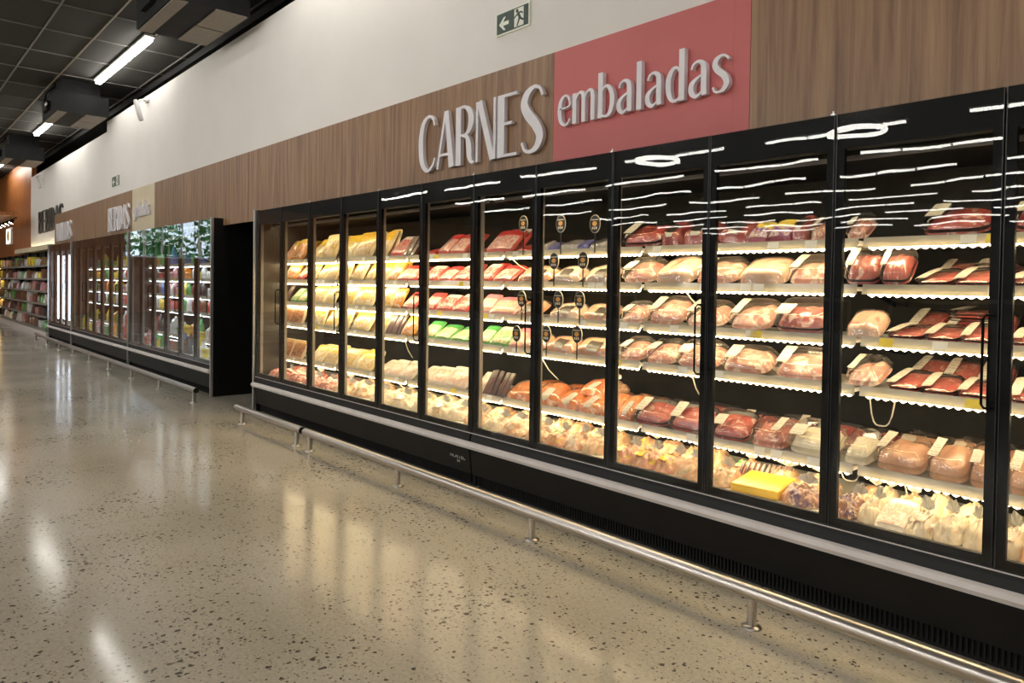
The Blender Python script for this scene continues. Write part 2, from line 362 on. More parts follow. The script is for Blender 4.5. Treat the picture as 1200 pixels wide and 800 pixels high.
# ------------------------------------------------------------------ structure
fl = struct(box('floor', M['floor'], (XE, 14, -36, 4.2, -.2, 0)))
M['joint'] = pmat('saw_cut', (.10, .08, .06), (.13, .11, .08), 30, .6)
for xj, a in ((-4.62, .2), (-10.7, .2), (1.6, .2)):
    MB().add([(xj-.002-a*.5, -2, .0006), (xj+.002-a*.5, -2, .0006), (xj+.002+a*.18, 2.9, .0006), (xj-.002+a*.18, 2.9, .0006)], [(0, 1, 2, 3)]).build('floor_joint', M['joint'], fl)
struct(box('wall_back', M['black_wall'], (XE, 14, 4.2, 4.35, 0, CEIL+.1)))
struct(box('wall_right', M['black_wall'], (14, 14.2, -36, 4.35, 0, CEIL+.1)))
struct(box('wall_front', pmat('far_wall_paint', (.10, .10, .10), (.14, .14, .13), .7, .8), (XE, 14, -36.2, -36, 0, CEIL+.1)))
# end wall with storefront opening
we = MB()
WY0, WY1, WZ0, WZ1 = -6.6, -1.9, 2.4, 4.3
we.box(XE-.2, XE, WY1, 4.35, 0, CEIL+.1); we.box(XE-.2, XE, -36.2, WY0, 0, CEIL+.1)
we.box(XE-.2, XE, WY0, WY1, 0, WZ0); we.box(XE-.2, XE, WY0, WY1, WZ1, CEIL+.1)
struct(we.build('wall_left', M['wood_orange']))
wn = struct(MB().box(XE-.08, XE-.05, WY0, WY1, WZ0, WZ0+.06).box(XE-.08, XE-.05, WY0, WY1, WZ1-.06, WZ1).build('window_1', M['silver']))
for k in range(7):
    y = WY0+(WY1-WY0)*k/6
    box('window_post', M['silver'], (XE-.1, XE-.03, y-.04, y+.04, WZ0, WZ1), wn)
for k in range(6):
    y = WY0+(WY1-WY0)*k/6
    box('window_pane', M['acrylic'], (XE-.07, XE-.06, y+.04, y+(WY1-WY0)/6-.04, WZ0+.06, WZ1-.06), wn)
struct(box('ground_outside', M['green_ground'], (XE-40, XE-.2, -40, 20, -.25, -.05)))
for k, (tx, ty, hh) in enumerate(((-40, -2.5, 5.2), (-41, -5.5, 4.6), (-39.5, -8, 5.4), (-44, -11, 6))):
    rnd = random.Random(k); t_ = empty('tree', (tx, ty, -.05)); tag(t_, 'green leafy tree outside the shop window', 'tree', 'trees outside the window')
    MB().tube([(0, 0, 0), (.1, .1, hh*.35), (0, 0, hh*.6)], [.16, .12, .06]).build('trunk', M['bark'], t_)
    cr = MB()
    for _ in range(420):
        a, b_, q = rnd.random()*6.283, rnd.uniform(-1, 1), rnd.random()**.4
        c = Vector((math.cos(a)*math.sqrt(1-b_*b_)*1.5*q, math.sin(a)*math.sqrt(1-b_*b_)*1.5*q, hh*.66+b_*hh*.34*q))
        u = Vector((rnd.uniform(-1, 1), rnd.uniform(-1, 1), rnd.uniform(-1, 1))).normalized(); v = u.orthogonal().normalized(); s_ = .22
        cr.add([c-u*s_, c+v*s_*.6, c+u*s_, c-v*s_*.6], [(0, 1, 2, 3)])
    cr.build('crown', M['foliage'], t_)

# ceiling
cl = struct(box('ceiling', M['ceiling'], (XE, 14, -36, 4.2, CEIL+.03, CEIL+.15)))
CX0, CY0, CDX, CDY = -10.62, 1.81, 1.21, .61      # grid origin
tile_me = MB().box(.012, CDX-.012, .012, CDY-.012, 0, .02).mesh('ceiling_tile', M['ceil_tile'])
for i in range(-14, 4):
    for j in range(-4, 4):
        o = link('ceiling_tile', tile_me, cl); o.location = (CX0+i*CDX, CY0+j*CDY-.0, CEIL+.008)
for j in range(-4, 5):
    y = CY0+j*CDY
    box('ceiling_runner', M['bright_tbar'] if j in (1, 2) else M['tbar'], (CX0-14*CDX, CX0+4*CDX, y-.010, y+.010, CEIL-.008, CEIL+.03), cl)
xb = MB().box(-.010, .010, .014, CDY-.014, CEIL-.006, CEIL+.03).mesh('ceiling_crossbar', M['tbar'])
for i in range(-14, 5):
    for j in range(-4, 4):
        o = link('ceiling_crossbar', xb, cl); o.location = (CX0+i*CDX, CY0+j*CDY, 0)
struct(box('gap_shade_strip', M['black_wall'], (XE, 14, 3.72, 4.2, CEIL-.10, CEIL+.03)))  # black strip put in for the dark gap above the white wall

# white wall
struct(box('wall_white_near', M['white_wall'], (-14.88, 8, YW+.02, YW+.14, 2.2, 4.33)))
struct(box('wall_white_far', M['white_wall'], (-24.3, -14.88, 3.42, 3.54, 2.2, 4.27)))
struct(box('wall_orange', M['wood_orange'], (XE, -24.3, 3.44, 3.56, 0, CEIL)))

# fascia
fs = tag(empty('fascia', (0, YW, 2.1)), None); struct(fs); fs.name = 'trim_2'
def fpanel(name, x0, x1, mat, z0=2.115, z1=2.915, y=YW):
    g = .0004 if name == 'red_panel' else .0025
    o = MB().box(x0+g, x1-g, y, y+.02, z0, z1).build(name, mat); o.parent = fs; o.location = (0, -YW, -2.1); return o
for a, b_ in ((-19.76, -17.0), (-17.0, -14.9), (-14.9, -13.07), (-11.82, -10.47), (-10.47, -9.23), (-9.23, -6.48), (-6.48, -3.24), (-1.87, .9), (.9, 3.65), (3.65, 6.4)):
    fpanel('wood_panel', a, b_, M['wood'])
fpanel('cream_panel', -13.07, -11.82, M['cream_panel'])
fpanel('red_panel', -3.24, -1.965, M['red_panel']); fpanel('red_panel', -1.965, -1.87, M['red_panel'])
o = MB().box(-19.76, -14.88, YW+.02, 3.42, 2.115, 2.915).build('panel_return', M['wood']); o.parent = fs; o.location = (0, -YW, -2.1)
bm_ = struct(box('trim_3', M['cream_panel'], (-25.3, -19.76, 3.16, 3.42, 2.12, 2.24)))
cv = box('cove_light', M['cove_led'], (-24.2, -19.9, 3.34, 3.37, 2.245, 2.26)); tag(cv, 'thin warm strip light washing the far white wall', 'light')

# ------------------------------------------------------------------ ceiling lights
HB = MB().box(-.01, 3.11, -.065, .065, .05, .085).mesh('lamp_housing', M['white_metal'])
SEGM = MB().box(.02, .99, -.04, .04, .0, .05).mesh('lamp_diffuser', M['ceil_led'])
def ceil_run(x, y, label, group=None):
    r = tag(empty('ceiling_lamp', (x, y, CEIL-.09)), label, 'ceiling lamp', group)
    link('housing', HB, r)
    for k in range(3):
        d = link('diffuser', SEGM, r); d.location = (k*1.04, 0, 0)
YL = 2.96
ceil_run(-14.12, YL, 'bright strip lamp on dark ceiling, nearest the black ceiling unit at top')
ceil_run(-20.3, YL, 'bright strip lamp between the second and third ceiling units')
ceil_run(-28.6, YL, 'small strip lamp at far left edge of the dark ceiling')
for x in (-6.9, -.4, 5.8): ceil_run(x, YL, 'strip lamp over the meat cases above the picture', 'ceiling lamps out of the picture')
GL = 'strip lamp deep in the shop mirrored in the case doors'
for r_ in range(1, 13):
    y = YL-3.05*r_
    for k in range(8):
        x = -26+4.15*k+(r_ % 3)*.9
        if r_ < 3 and k % 2: continue
        ceil_run(x, y, GL, 'ceiling lamps mirrored in the doors')
# ring lamps
for k, (x, y, rr) in enumerate(((-10.6, -8.0, .5), (-5.9, -8.0, .5))):
    mb = MB(); mb.tube([(rr*math.cos(a*math.pi/16), rr*math.sin(a*math.pi/16), 0) for a in range(33)], .05, 8)
    o = mb.build('ring_lamp', M['ceil_led']); o.location = (x, y, 4.5); tag(o, ('first', 'second')[k]+' ring lamp mirrored in the meat doors', 'ceiling lamp', 'ring lamps')
    c_ = MB()
    for a in (0, 2.1, 4.2): c_.tube([(rr*math.cos(a), rr*math.sin(a), .04), (rr*.2*math.cos(a), rr*.2*math.sin(a), .39)], .006, 5)
    c_.build('hanger', M['steel'], o)

# ceiling units
def ac_unit(x0, x1, y0, y1, z0, label):
    r = tag(empty('ceiling_unit', ((x0+x1)/2, (y0+y1)/2, z0)), label, 'air conditioner', 'black ceiling units')
    wx, wy = (x1-x0)/2, (y1-y0)/2
    MB().box(-wx, wx, -wy, wy, 0, .34).box(-wx+.15, wx-.15, -wy+.1, wy-.1, .34, .6).build('casing', M['ac_body'], r)
    MB().box(-wx+.02, wx-.02, -wy+.02, -wy+.16, -.012, .0).build('intake_strip', M['ac_grille'], r)
    for k in (0, 1):
        MB().box(-wx+.02+k*wx, -.01+k*wx, wy-.36, wy-.03, -.014, 0).build('grille_panel', M['ac_grille'], r)
    MB().box(-.3, .1, -wy-.06, -wy, .1, .26).tube([(-.2, -wy-.03, .26), (-.2, -wy-.03, .45), (.0, -wy+.1, .58)], .03).build('pipe_box', M['ac_body'], r)
    MB().box(wx*.1, wx*.32, -wy-.075, -wy-.06, .16, .2).build('plate', M['white_plastic'], r)
ac_unit(-9.06, -7.76, 2.29, 3.09, 4.3, 'largest black ceiling unit with taupe grilles, above the wall at top')
ac_unit(-15.65, -14.35, 2.38, 3.18, 4.3, 'middle black ceiling unit, second along the white wall')
ac_unit(-22.2, -20.9, 2.42, 3.22, 4.3, 'smallest black ceiling unit near the far end of the ceiling')
ac_unit(-2.5, -1.2, 2.29, 3.09, 4.3, 'black ceiling unit over the red sign, above the picture')

# ------------------------------------------------------------------ letters
def ribbon(mb, pts, y0, y1, smooth=True, sx=1, sz=1, ox=0, oz=0):
    P = [(p[0], p[1], p[2]) for p in pts]
    if smooth and len(P) > 2:
        Q = []
        for i in range(len(P)-1):
            p0, p1, p2, p3 = P[max(i-1, 0)], P[i], P[i+1], P[min(i+2, len(P)-1)]
            for k in range(5):
                t = k/5
                Q.append(tuple(.5*((2*p1[c])+(-p0[c]+p2[c])*t+(2*p0[c]-5*p1[c]+4*p2[c]-p3[c])*t*t+(-p0[c]+3*p1[c]-3*p2[c]+p3[c])*t**3) for c in range(3)))
        Q.append(P[-1]); P = Q
    L_, R_ = [], []
    n = len(P)
    for i in range(n):
        a, b_ = P[max(i-1, 0)], P[min(i+1, n-1)]
        dx, dz = b_[0]-a[0], b_[1]-a[1]; l = math.hypot(dx, dz) or 1
        nx, nz_ = -dz/l, dx/l; h = P[i][2]/2
        L_.append((ox+(P[i][0]+nx*h)*sx, oz+(P[i][1]+nz_*h)*sz)); R_.append((ox+(P[i][0]-nx*h)*sx, oz+(P[i][1]-nz_*h)*sz))
    for i in range(n-1):
        q = [L_[i], L_[i+1], R_[i+1], R_[i]]
        vs = [(p[0], y0, p[1]) for p in q]+[(p[0], y1, p[1]) for p in q]
        f = [(0, 1, 2, 3), (0, 4, 5, 1), (2, 6, 7, 3)]
        if i == 0: f.append((3, 7, 4, 0))
        if i == n-2: f.append((1, 5, 6, 2))
        mb.add(vs, f)
def L(*p): return ('l', p)
def S(*p): return ('s', p)
stem = lambda x, w, a=0, b=1: L((x, a, w), (x, b, w))
GLY = {
 'C': (.50, [S((.47,.80,.045),(.42,.93,.05),(.29,.985,.055),(.14,.89,.10),(.065,.66,.13),(.06,.42,.135),(.09,.2,.125),(.19,.045,.09),(.31,.015,.055),(.43,.1,.045),(.48,.22,.04))]),
 'A': (.50, [L((.02,0,.055),(.25,1,.06)), L((.27,1,.11),(.43,0,.145)), L((.09,.24,.045),(.38,.24,.045))]),
 'R': (.50, [stem(.075,.14), S((.08,.975,.05),(.24,.98,.055),(.37,.89,.11),(.415,.74,.14),(.37,.59,.11),(.27,.515,.05),(.13,.50,.04)), S((.2,.5,.045),(.31,.455,.09),(.36,.3,.135),(.375,.13,.12),(.43,.03,.07),(.5,.015,.04))]),
 'N': (.50, [stem(.03,.055), L((.085,1,.125),(.425,0,.125)), stem(.47,.055)]),
 'E': (.48, [stem(.085,.16), L((.08,.977,.046),(.46,.977,.046)), L((.1,.53,.046),(.34,.53,.046)), L((.08,.023,.046),(.46,.023,.046))]),
 'S': (.52, [S((.49,.83,.05),(.43,.95,.05),(.31,.99,.06),(.16,.91,.12),(.095,.76,.15),(.17,.60,.165),(.34,.42,.165),(.44,.24,.15),(.38,.075,.11),(.25,.012,.06),(.12,.04,.05),(.05,.17,.05))]),
 'B': (.48, [stem(.08,.15), S((.1,.975,.05),(.26,.97,.06),(.36,.86,.11),(.37,.74,.13),(.3,.6,.09),(.12,.53,.045)), S((.12,.52,.045),(.32,.48,.09),(.4,.34,.13),(.4,.2,.13),(.3,.04,.08),(.1,.025,.05))]),
 'I': (.22, [stem(.11,.15)]),
 'D': (.50, [stem(.08,.15), S((.1,.975,.05),(.26,.95,.07),(.39,.78,.12),(.42,.5,.14),(.39,.22,.12),(.26,.05,.07),(.1,.025,.05))]),
 'V': (.50, [L((.06,1,.13),(.25,0,.12)), L((.46,1,.05),(.27,0,.05))]),
 'H': (.50, [stem(.08,.15), stem(.44,.06), L((.08,.52,.045),(.44,.52,.045))]),
 'O': (.52, [S((.26,.985,.05),(.13,.87,.1),(.07,.5,.14),(.13,.13,.1),(.26,.015,.05),(.4,.13,.1),(.45,.5,.14),(.4,.87,.1),(.26,.985,.05))]),
 'e': (.46, [S((.07,.47,.05),(.40,.52,.05),(.37,.75,.07),(.25,.82,.06),(.12,.70,.11),(.07,.42,.13),(.12,.13,.11),(.26,.015,.07),(.37,.07,.05),(.42,.17,.045))]),
 'm': (.80, [stem(.075,.13,0,.82), S((.1,.62,.05),(.2,.78,.06),(.31,.8,.09),(.37,.68,.12),(.375,.4,.125),(.375,0,.125)), S((.41,.64,.05),(.5,.78,.06),(.61,.8,.09),(.67,.68,.12),(.675,.4,.125),(.675,0,.125))]),
 'b': (.52, [stem(.075,.14,0,1.18), S((.1,.66,.05),(.2,.79,.06),(.33,.77,.10),(.43,.56,.13),(.43,.28,.13),(.35,.07,.10),(.22,.02,.06),(.1,.1,.05))]),
 'a': (.52, [S((.09,.66,.05),(.13,.77,.05),(.25,.82,.07),(.36,.74,.12),(.385,.55,.13),(.385,.2,.13),(.40,.02,.12)), S((.36,.50,.05),(.2,.42,.07),(.09,.30,.12),(.09,.13,.13),(.19,.02,.09),(.30,.07,.05),(.37,.16,.045))]),
 'l': (.22, [stem(.10,.14,0,1.2)]),
 'd': (.54, [stem(.42,.14,0,1.22), S((.39,.66,.05),(.3,.80,.06),(.18,.77,.10),(.085,.56,.13),(.085,.28,.13),(.16,.07,.10),(.28,.02,.06),(.4,.12,.05))]),
 's': (.46, [S((.40,.70,.045),(.34,.79,.05),(.24,.82,.06),(.12,.75,.11),(.09,.62,.13),(.16,.50,.14),(.30,.36,.14),(.36,.2,.13),(.30,.06,.10),(.2,.012,.06),(.09,.04,.05),(.045,.14,.045))]),
 'g': (.52, [S((.37,.66,.05),(.29,.80,.06),(.18,.77,.10),(.085,.58,.13),(.085,.36,.13),(.16,.17,.10),(.28,.13,.06),(.4,.22,.05)), S((.42,.82,.12),(.42,.3,.13),(.40,-.1,.12),(.28,-.26,.07),(.14,-.22,.06),(.07,-.12,.05))]),
}
def word(text, x0, x1, zb, h, y, mat, name, label, depth=.035, gap=.04, group=None):
    tot = sum(GLY[c][0] for c in text)+gap*(len(text)-1)
    sx = (x1-x0)/tot
    r = tag(empty(name, (x0, y, zb)), label, 'sign', group); cx = 0
    for c in text:
        w_, strokes = GLY[c]; mb = MB()
        for k, (ty, p) in enumerate(strokes):
            ribbon(mb, p, -depth-.0004*k, -.004, ty == 's', sx, h)
        o = mb.build('letter', mat, r); o.location = (cx*sx, 0, 0)
        cx += w_+gap
    return r
word('CARNES', -4.69, -3.295, 2.30, .425, YW, M['letter'], 'raised_letters', 'white raised letters CARNES on walnut panel')
word('embaladas', -3.17, -1.955, 2.425, .225, YW, M['letter'], 'raised_letters', 'white raised letters embaladas on red panel')
word('BEBIDAS', -14.55, -13.15, 2.28, .42, YW, M['letter'], 'raised_letters', 'white raised letters BEBIDAS on wood beside cream panel')
word('geladas', -12.9, -11.98, 2.44, .2, YW, M['letter'], 'raised_letters', 'small white letters geladas on the cream panel')
word('VINHOS', -19.4, -17.75, 2.28, .40, YW, M['letter'], 'raised_letters', 'white raised letters at far left end of wood panel')
word('BEBIDAS', -22.9, -19.65, 2.62, .58, 3.42, M['letter_dark'], 'raised_letters', 'dark raised letters on the far white wall')

# exit signs
def exit_sign(x0, x1, z0, z1, y, label, arrow=True):
    r = tag(empty('exit_sign', ((x0+x1)/2, y, z0)), label, 'exit sign'); w_ = (x1-x0)/2; h = z1-z0
    MB().box(-w_, w_, -.012, -.001, 0, h).build('border', M['exit_white'], r)
    MB().box(-w_*.95, w_*.93, -.0135, -.012, h*.07, h*.93).build('field', M['exit_green'], r)
    y0, y1 = -.0150, -.0135
    MB().extr([(-w_*.80, h*.46), (-w_*.52, h*.74), (-w_*.40, h*.74), (-w_*.56, h*.54), (-w_*.22, h*.54), (-w_*.22, h*.38), (-w_*.56, h*.38), (-w_*.40, h*.18), (-w_*.52, h*.18)][::-1], y0, y1).build('arrow', M['exit_white'], r)
    MB().box(w_*.12, w_*.66, y0, y1, h*.12, h*.88).build('doorway', M['exit_white'], r)
    m = MB(); cx = w_*.36
    m.extr([(cx-.012+.014*math.cos(a*.785), h*.78+.013*math.sin(a*.785)) for a in range(8)], y0-.001, y0)
    for pts in (((cx-.005, h*.70, .02), (cx+.018, h*.45, .022)), ((cx-.004, h*.66, .012), (cx-.03, h*.56, .01), (cx-.045, h*.50, .009)), ((cx, h*.68, .012), (cx+.03, h*.68, .01), (cx+.045, h*.60, .009)),
                ((cx+.016, h*.46, .018), (cx+.045, h*.34, .013), (cx+.07, h*.36, .01)), ((cx+.012, h*.46, .018), (cx-.0, h*.30, .013), (cx-.012, h*.14, .01))):
        ribbon(m, pts, y0-.001, y0, False)
    m.build('running_figure', M['exit_green'], r)
exit_sign(-3.825, -3.485, 3.155, 3.315, YW+.02, 'green exit sign with left arrow on white wall above CARNES')
exit_sign(-14.45, -13.92, 3.07, 3.27, YW+.02, 'small distant exit sign on white wall above the cream panel')
# cameras on the wall
def wall_cam(x, y, z, label):
    r = tag(empty('security_camera', (x, y, z)), label, 'camera')
    MB().lathe([(.02, 0), (.05, .01), (.05, .04), (.03, .05)], 12).build('mount', M['white_plastic'], r).rotation_euler = (R(90), 0, 0)
    MB().tube([(0, -.05, 0), (-.02, -.12, -.02), (-.03, -.14, -.06)], .018).build('arm', M['white_plastic'], r)
    b = MB().lathe([(.01, -.17), (.036, -.16), (.042, -.02), (.036, .12), (.02, .15)], 12).build('body', M['white_plastic'], r); b.location = (-.03, -.14, -.16); b.rotation_euler = (R(18), R(8), 0)
    MB().lathe([(.03, -.178), (.03, -.169)], 10).build('lens', M['black_gloss'], b)
wall_cam(-12.25, YW+.02, 4.25, 'white security camera high on the white wall')
wall_cam(-22.2, 3.42, 4.12, 'tiny white camera at far end of white wall')

# ------------------------------------------------------------------ display cases
SH = [1.66, 1.445, 1.205, .975, .605]      # shelf tops
YS = 3.41                                   # shelf front
DOORBORDER = None
def door_meshes():
    w_ = DW-.008; z0, z1 = .40, 2.19
    pane = MB().box(0, w_, 0, .006, z0, z1).mesh('glass_pane', M['door_glass'])
    s, tp, bt = .034, .150, .036
    fr = MB()
    for b in ((0, s, .0065, .03, z0, z1), (w_-s, w_, .0065, .03, z0, z1), (s, w_-s, .0065, .03, z1-tp, z1), (s, w_-s, .0065, .03, z0, z0+bt)): fr.box(*b)
    frame = fr.mesh('door', M['black_gloss'])
    hd = MB(); x = w_-.034
    hd.tube([(x+.02, .0, 1.345), (x, -.022, 1.345), (x-.006, -.034, 1.33), (x-.006, -.034, 1.01), (x, -.022, .995), (x+.02, -.002, .995)], .005, 8)
    handle = hd.mesh('handle', M['black_gloss'])
    edge = MB().box(0, .002, -.0006, .0066, z0, z1).box(w_-.002, w_, -.0006, .0066, z0, z1).mesh('glass_edge', M['edge_grey'])
    hinge = MB().box(.004, .022, .008, .028, z1, z1+.008).tube([(.012, .018, z1+.008), (.012, .018, z1+.02)], .005, 8).mesh('hinge', M['silver'])
    return pane, frame, handle, edge, hinge
PANE, FRAME, HANDLE, EDGE, HINGE = door_meshes()
def scallop(x0, x1, y, z):
    """LED lens strip with a wavy lower edge"""
    mb = MB(); n = int((x1-x0)/.009); f = []; 
    prof = []
    for i in range(n+1):
        x = x0+(x1-x0)*i/n; ph = (i % 4)/4*2*math.pi; prof.append((x, z-.014-.011*(.5-.5*math.cos(ph))))
    vs = []
    for x, zz in prof: vs += [(x, y, z), (x, y, zz), (x, y+.012, zz), (x, y+.022, z)]
    for i in range(n):
        a = i*4; b = a+4
        for k in range(4): f.append((a+k, a+(k+1) % 4, b+(k+1) % 4, b+k))
    f += [(0, 1, 2, 3), (n*4+3, n*4+2, n*4+1, n*4)]
    return mb.add(vs, f)
def make_case(x0, ndoors, label, warm=True, left_end=True, right_end=True, first_handle=0, products=True, case_idx=0, shelves=True):
    x1 = x0+ndoors*DW; Wd = x1-x0
    r = tag(empty('display_case', (x0, D, 0)), label, 'display case', 'glass-door display cases')
    def P(name, mat, b, par=r):
        return MB().box(b[0], b[1], b[2]-D, b[3]-D, b[4], b[5]).build(name, mat, par)
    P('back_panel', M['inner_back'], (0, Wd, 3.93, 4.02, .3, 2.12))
    for zz in (1.56, 1.32, 1.09):      # slotted strip plates on the back
        pass
    P('deck', M['white_metal'], (.03, Wd-.03, 3.17, 3.93, .36, .405))
    P('base', M['black_case'], (.005, Wd-.005, 3.17, 4.02, .085, .36))
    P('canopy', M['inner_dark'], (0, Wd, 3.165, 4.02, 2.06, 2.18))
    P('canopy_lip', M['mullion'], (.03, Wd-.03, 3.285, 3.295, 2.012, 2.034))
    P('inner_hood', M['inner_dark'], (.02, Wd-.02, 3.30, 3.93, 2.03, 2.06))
    P('hidden_fill_strip', M['fill_top'] if warm else M['led_cool'], (.06, Wd-.06, 3.300, 3.312, 2.021, 2.03))  # unseen strip added behind the lip to brighten the top shelf goods
    # front skirt
    MB().prism([(3.128-D, .40), (3.18-D, .40), (3.18-D, .10), (3.135-D, .10), (3.112-D, .30), (3.112-D, .335), (3.122-D, .37)], .012, Wd-.004).build('kick_plate', M['black_case'], r)
    P('toe_board', M['black_wall'], (.02, Wd-.02, 3.19, 3.21, 0, .1))
    gr = MB()
    for k in range(int((Wd-.06)/.02)): gr.box(.03+k*.02, .038+k*.02, 3.17-D, 3.19-D, .02, .09)
    tag(gr.build('toe_grille', M['black_wall'], r), kind='stuff')
    MB().prism([(3.112-D, .334), (3.086-D, .327), (3.078-D, .308), (3.086-D, .289), (3.112-D, .284)], -.012 if left_end else 0, Wd).build('bumper_strip', M['grey_plastic'], r)
    MB().box(0, Wd, 3.121-D, 3.124-D, .389, .394).build('sill_edge', M['grey_plastic'], r)
    if left_end:
        P('end_panel', M['black_case'], (-.034, 0, D+.012, 4.02, 0, 2.2)); P('end_trim', M['silver'], (-.036, -.004, D-.018, D+.012, 0, 2.205))
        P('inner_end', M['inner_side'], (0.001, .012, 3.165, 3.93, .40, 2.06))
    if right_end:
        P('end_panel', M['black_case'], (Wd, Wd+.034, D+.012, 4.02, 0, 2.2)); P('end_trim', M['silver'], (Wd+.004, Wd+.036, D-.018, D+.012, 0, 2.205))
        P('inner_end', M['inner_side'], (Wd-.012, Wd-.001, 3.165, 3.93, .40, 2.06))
    for k in range(ndoors+1):
        xx = min(max(k*DW, .03), Wd-.03)
        P('mullion', M['mullion'], (xx-.014, xx+.014, 3.16, 3.19, .40, 2.06))
    for k in range(ndoors):
        d = link('door', FRAME, r); d.location = (k*DW+.004, 0, 0)
        link('glass_pane', PANE, d); link('glass_edge', EDGE, d)
        if (k+first_handle) % 2 == 0: link('handle', HANDLE, d)
        else:
            h = link('hinge', HINGE, d); h.location = (DW-.035, 0, 0)
    # shelves, 2 doors wide
    led = M['led_warm'] if warm else M['led_cool']
    if shelves:
        n = max(1, round(Wd/(2*DW)))
        sw = Wd/n
        for k in range(n):
            for li, z in enumerate(SH):
                a, b_ = k*sw+.012, (k+1)*sw-.012
                s = P('shelf', M['white_metal'], (a, b_, YS+.012, 3.92, z-.02, z))
                MB().prism([(YS-.004-D, z-.034), (YS-.001-D, z-.034), (YS+.010-D, z+.012), (YS+.007-D, z+.012)], a, b_).build('price_rail', M['rail_clear'], s)
                scallop(a+.02, b_-.02, YS+.013-D, z-.0215).build('led_strip', led, s)
                for xx in (a+.01, b_-.022):
                    MB().prism([(3.55-D, z-.021), (3.92-D, z-.021), (3.92-D, z-.1), (3.86-D, z-.09)], xx, xx+.012).build('bracket', M['inner_dark'], s)
                rnd = random.Random(case_idx*100+k*10+li)
                for q in range(rnd.randint(2, 4)):
                    xx = rnd.uniform(a+.05, b_-.12)
                    MB().add([(xx, YS-.0062-D, z-.028), (xx+.06, YS-.0062-D, z-.028), (xx+.06, YS+.0035-D, z+.008), (xx, YS+.0035-D, z+.008)], [(0, 1, 2, 3)]).build('price_tag', M['yellow_tag'] if rnd.random() < .25 else M['white_tag'], s)
    return r
meat1 = make_case(X0, 6, 'black glass-door meat case left of the skirting seam below CARNES', True, True, False, 0, case_idx=1)
meat2 = make_case(X0+6*DW, 6, 'black glass-door meat case under the red panel, right side', True, False, False, 0, case_idx=2)
meat3 = make_case(X0+12*DW, 2, 'black glass-door case past the right edge of the picture', True, False, True, 0, case_idx=3)
for k, dx in ((0, 0), (1, 0)):
    pass
XF = -8.99
far1 = make_case(XF-6*DW, 6, 'distant glass-door drinks case nearest the dark gap', False, True, True, 1, case_idx=4)
far2 = make_case(XF-13*DW-.04, 7, 'distant glass-door drinks case under the BEBIDAS letters', False, True, False, 1, case_idx=5)
far3 = make_case(XF-17*DW-.08, 4, 'distant case holding three bright vertical tubes', False, True, False, 0, case_idx=6, shelves=False)
for k, xx in enumerate((-19.1, -18.3, -17.55)):
    o = MB().lathe([(.05, .5), (.06, .52), (.06, 1.93), (.05, 1.95)], 10).build('tube_lamp', M['tube_cool'], far3); o.location = (xx-(XF-17*DW-.08), 3.26-D, 0)
# maker's name on the skirting
def tiny_text(txt, x, z, size, parent):
    cu = bpy.data.curves.new('maker_plate', 'FONT'); cu.body = txt; cu.size = size; cu.extrude = .0008
    ob = bpy.data.objects.new('maker_plate', cu); col.objects.link(ob)
    dg = bpy.context.evaluated_depsgraph_get(); me = bpy.data.meshes.new_from_object(ob.evaluated_get(dg)); me.materials.clear(); me.materials.append(M['grey_text'])
    bpy.data.objects.remove(ob); o = link('maker_plate', me, parent); o.rotation_euler = (R(90-6.5), 0, 0); o.location = (x, 3.121-D, z); return o
tiny_text('NORTEC', -4.115-X0, .19, .045, meat1); tiny_text('SUL', -4.03-X0, .165, .022, meat1)

# loose LED cables under the shelves
def cable(x, z, w_, h, par, px, diag=False):
    if diag: pts = [(x-px, YS+.03-D, z), (x+w_*.5-px, YS+.06-D, z-h*.6), (x+w_-px, YS+.10-D, z-h)]
    else: pts = [(x-px+w_*t, YS+.012-D-.01*math.sin(t*3.14), z-h*(1-(2*t-1)**4)) for t in [i/10 for i in range(11)]]
    MB().tube(pts, .0035, 6).build('cable', M['cable'], par)
c2 = X0+6*DW
for a in ((-1.33, SH[3]-.04, .11, .12), (-1.17, SH[4]-.04, .13, .09), (-1.45, SH[4]-.04, .08, .03)): cable(*a, meat2, c2)
for a in ((-2.36, SH[1]-.03, .10, .12), (-3.85, SH[0]-.03, .16, .11), (-3.52, SH[3]-.03, .11, .16), (-2.3, SH[3]-.03, .02, .14)): cable(*a, meat2, c2, True)
for a in ((-5.33, SH[4]-.03, .16, .1), (-5.2, SH[3]-.03, .02, .16)): cable(*a, meat1, X0, True)

# ------------------------------------------------------------------ guard rails
def rail(x0, x1, posts, y, label, h=.15):
    r = tag(empty('guard_rail', (x0, y, 0)), label, 'rail', 'steel guard rails')
    MB().tube([(0, 0, h), (x1-x0, 0, h)], .030, 16).build('bar', M['steel'], r)
    for e, s in ((0, -1), (x1-x0, 1)): MB().tube([(e, 0, h), (e+s*.006, 0, h)], .0302, 16).build('end_cap', M['black_case'], r)
    for p in posts:
        MB().lathe([(.02, 0), (.02, h-.01)], 12, p-x0).build('post', M['steel'], r)
        MB().lathe([(.042, 0), (.042, .006), (.024, .012)], 14, p-x0).build('foot', M['steel'], r)
rail(-7.24, -5.76, (-7.08, -5.86), 2.77, 'short steel guard rail at left end of the meat case')
rail(-5.69, 1.3, (-5.6, -4.245, -2.875, -1.53, -.18, 1.15), 2.765, 'long steel guard rail along the front of the meat cases')
rail(-19.4, -8.6, [-8.68-1.33*k for k in range(9)], 2.82, 'distant steel guard rail in front of the drinks cases')

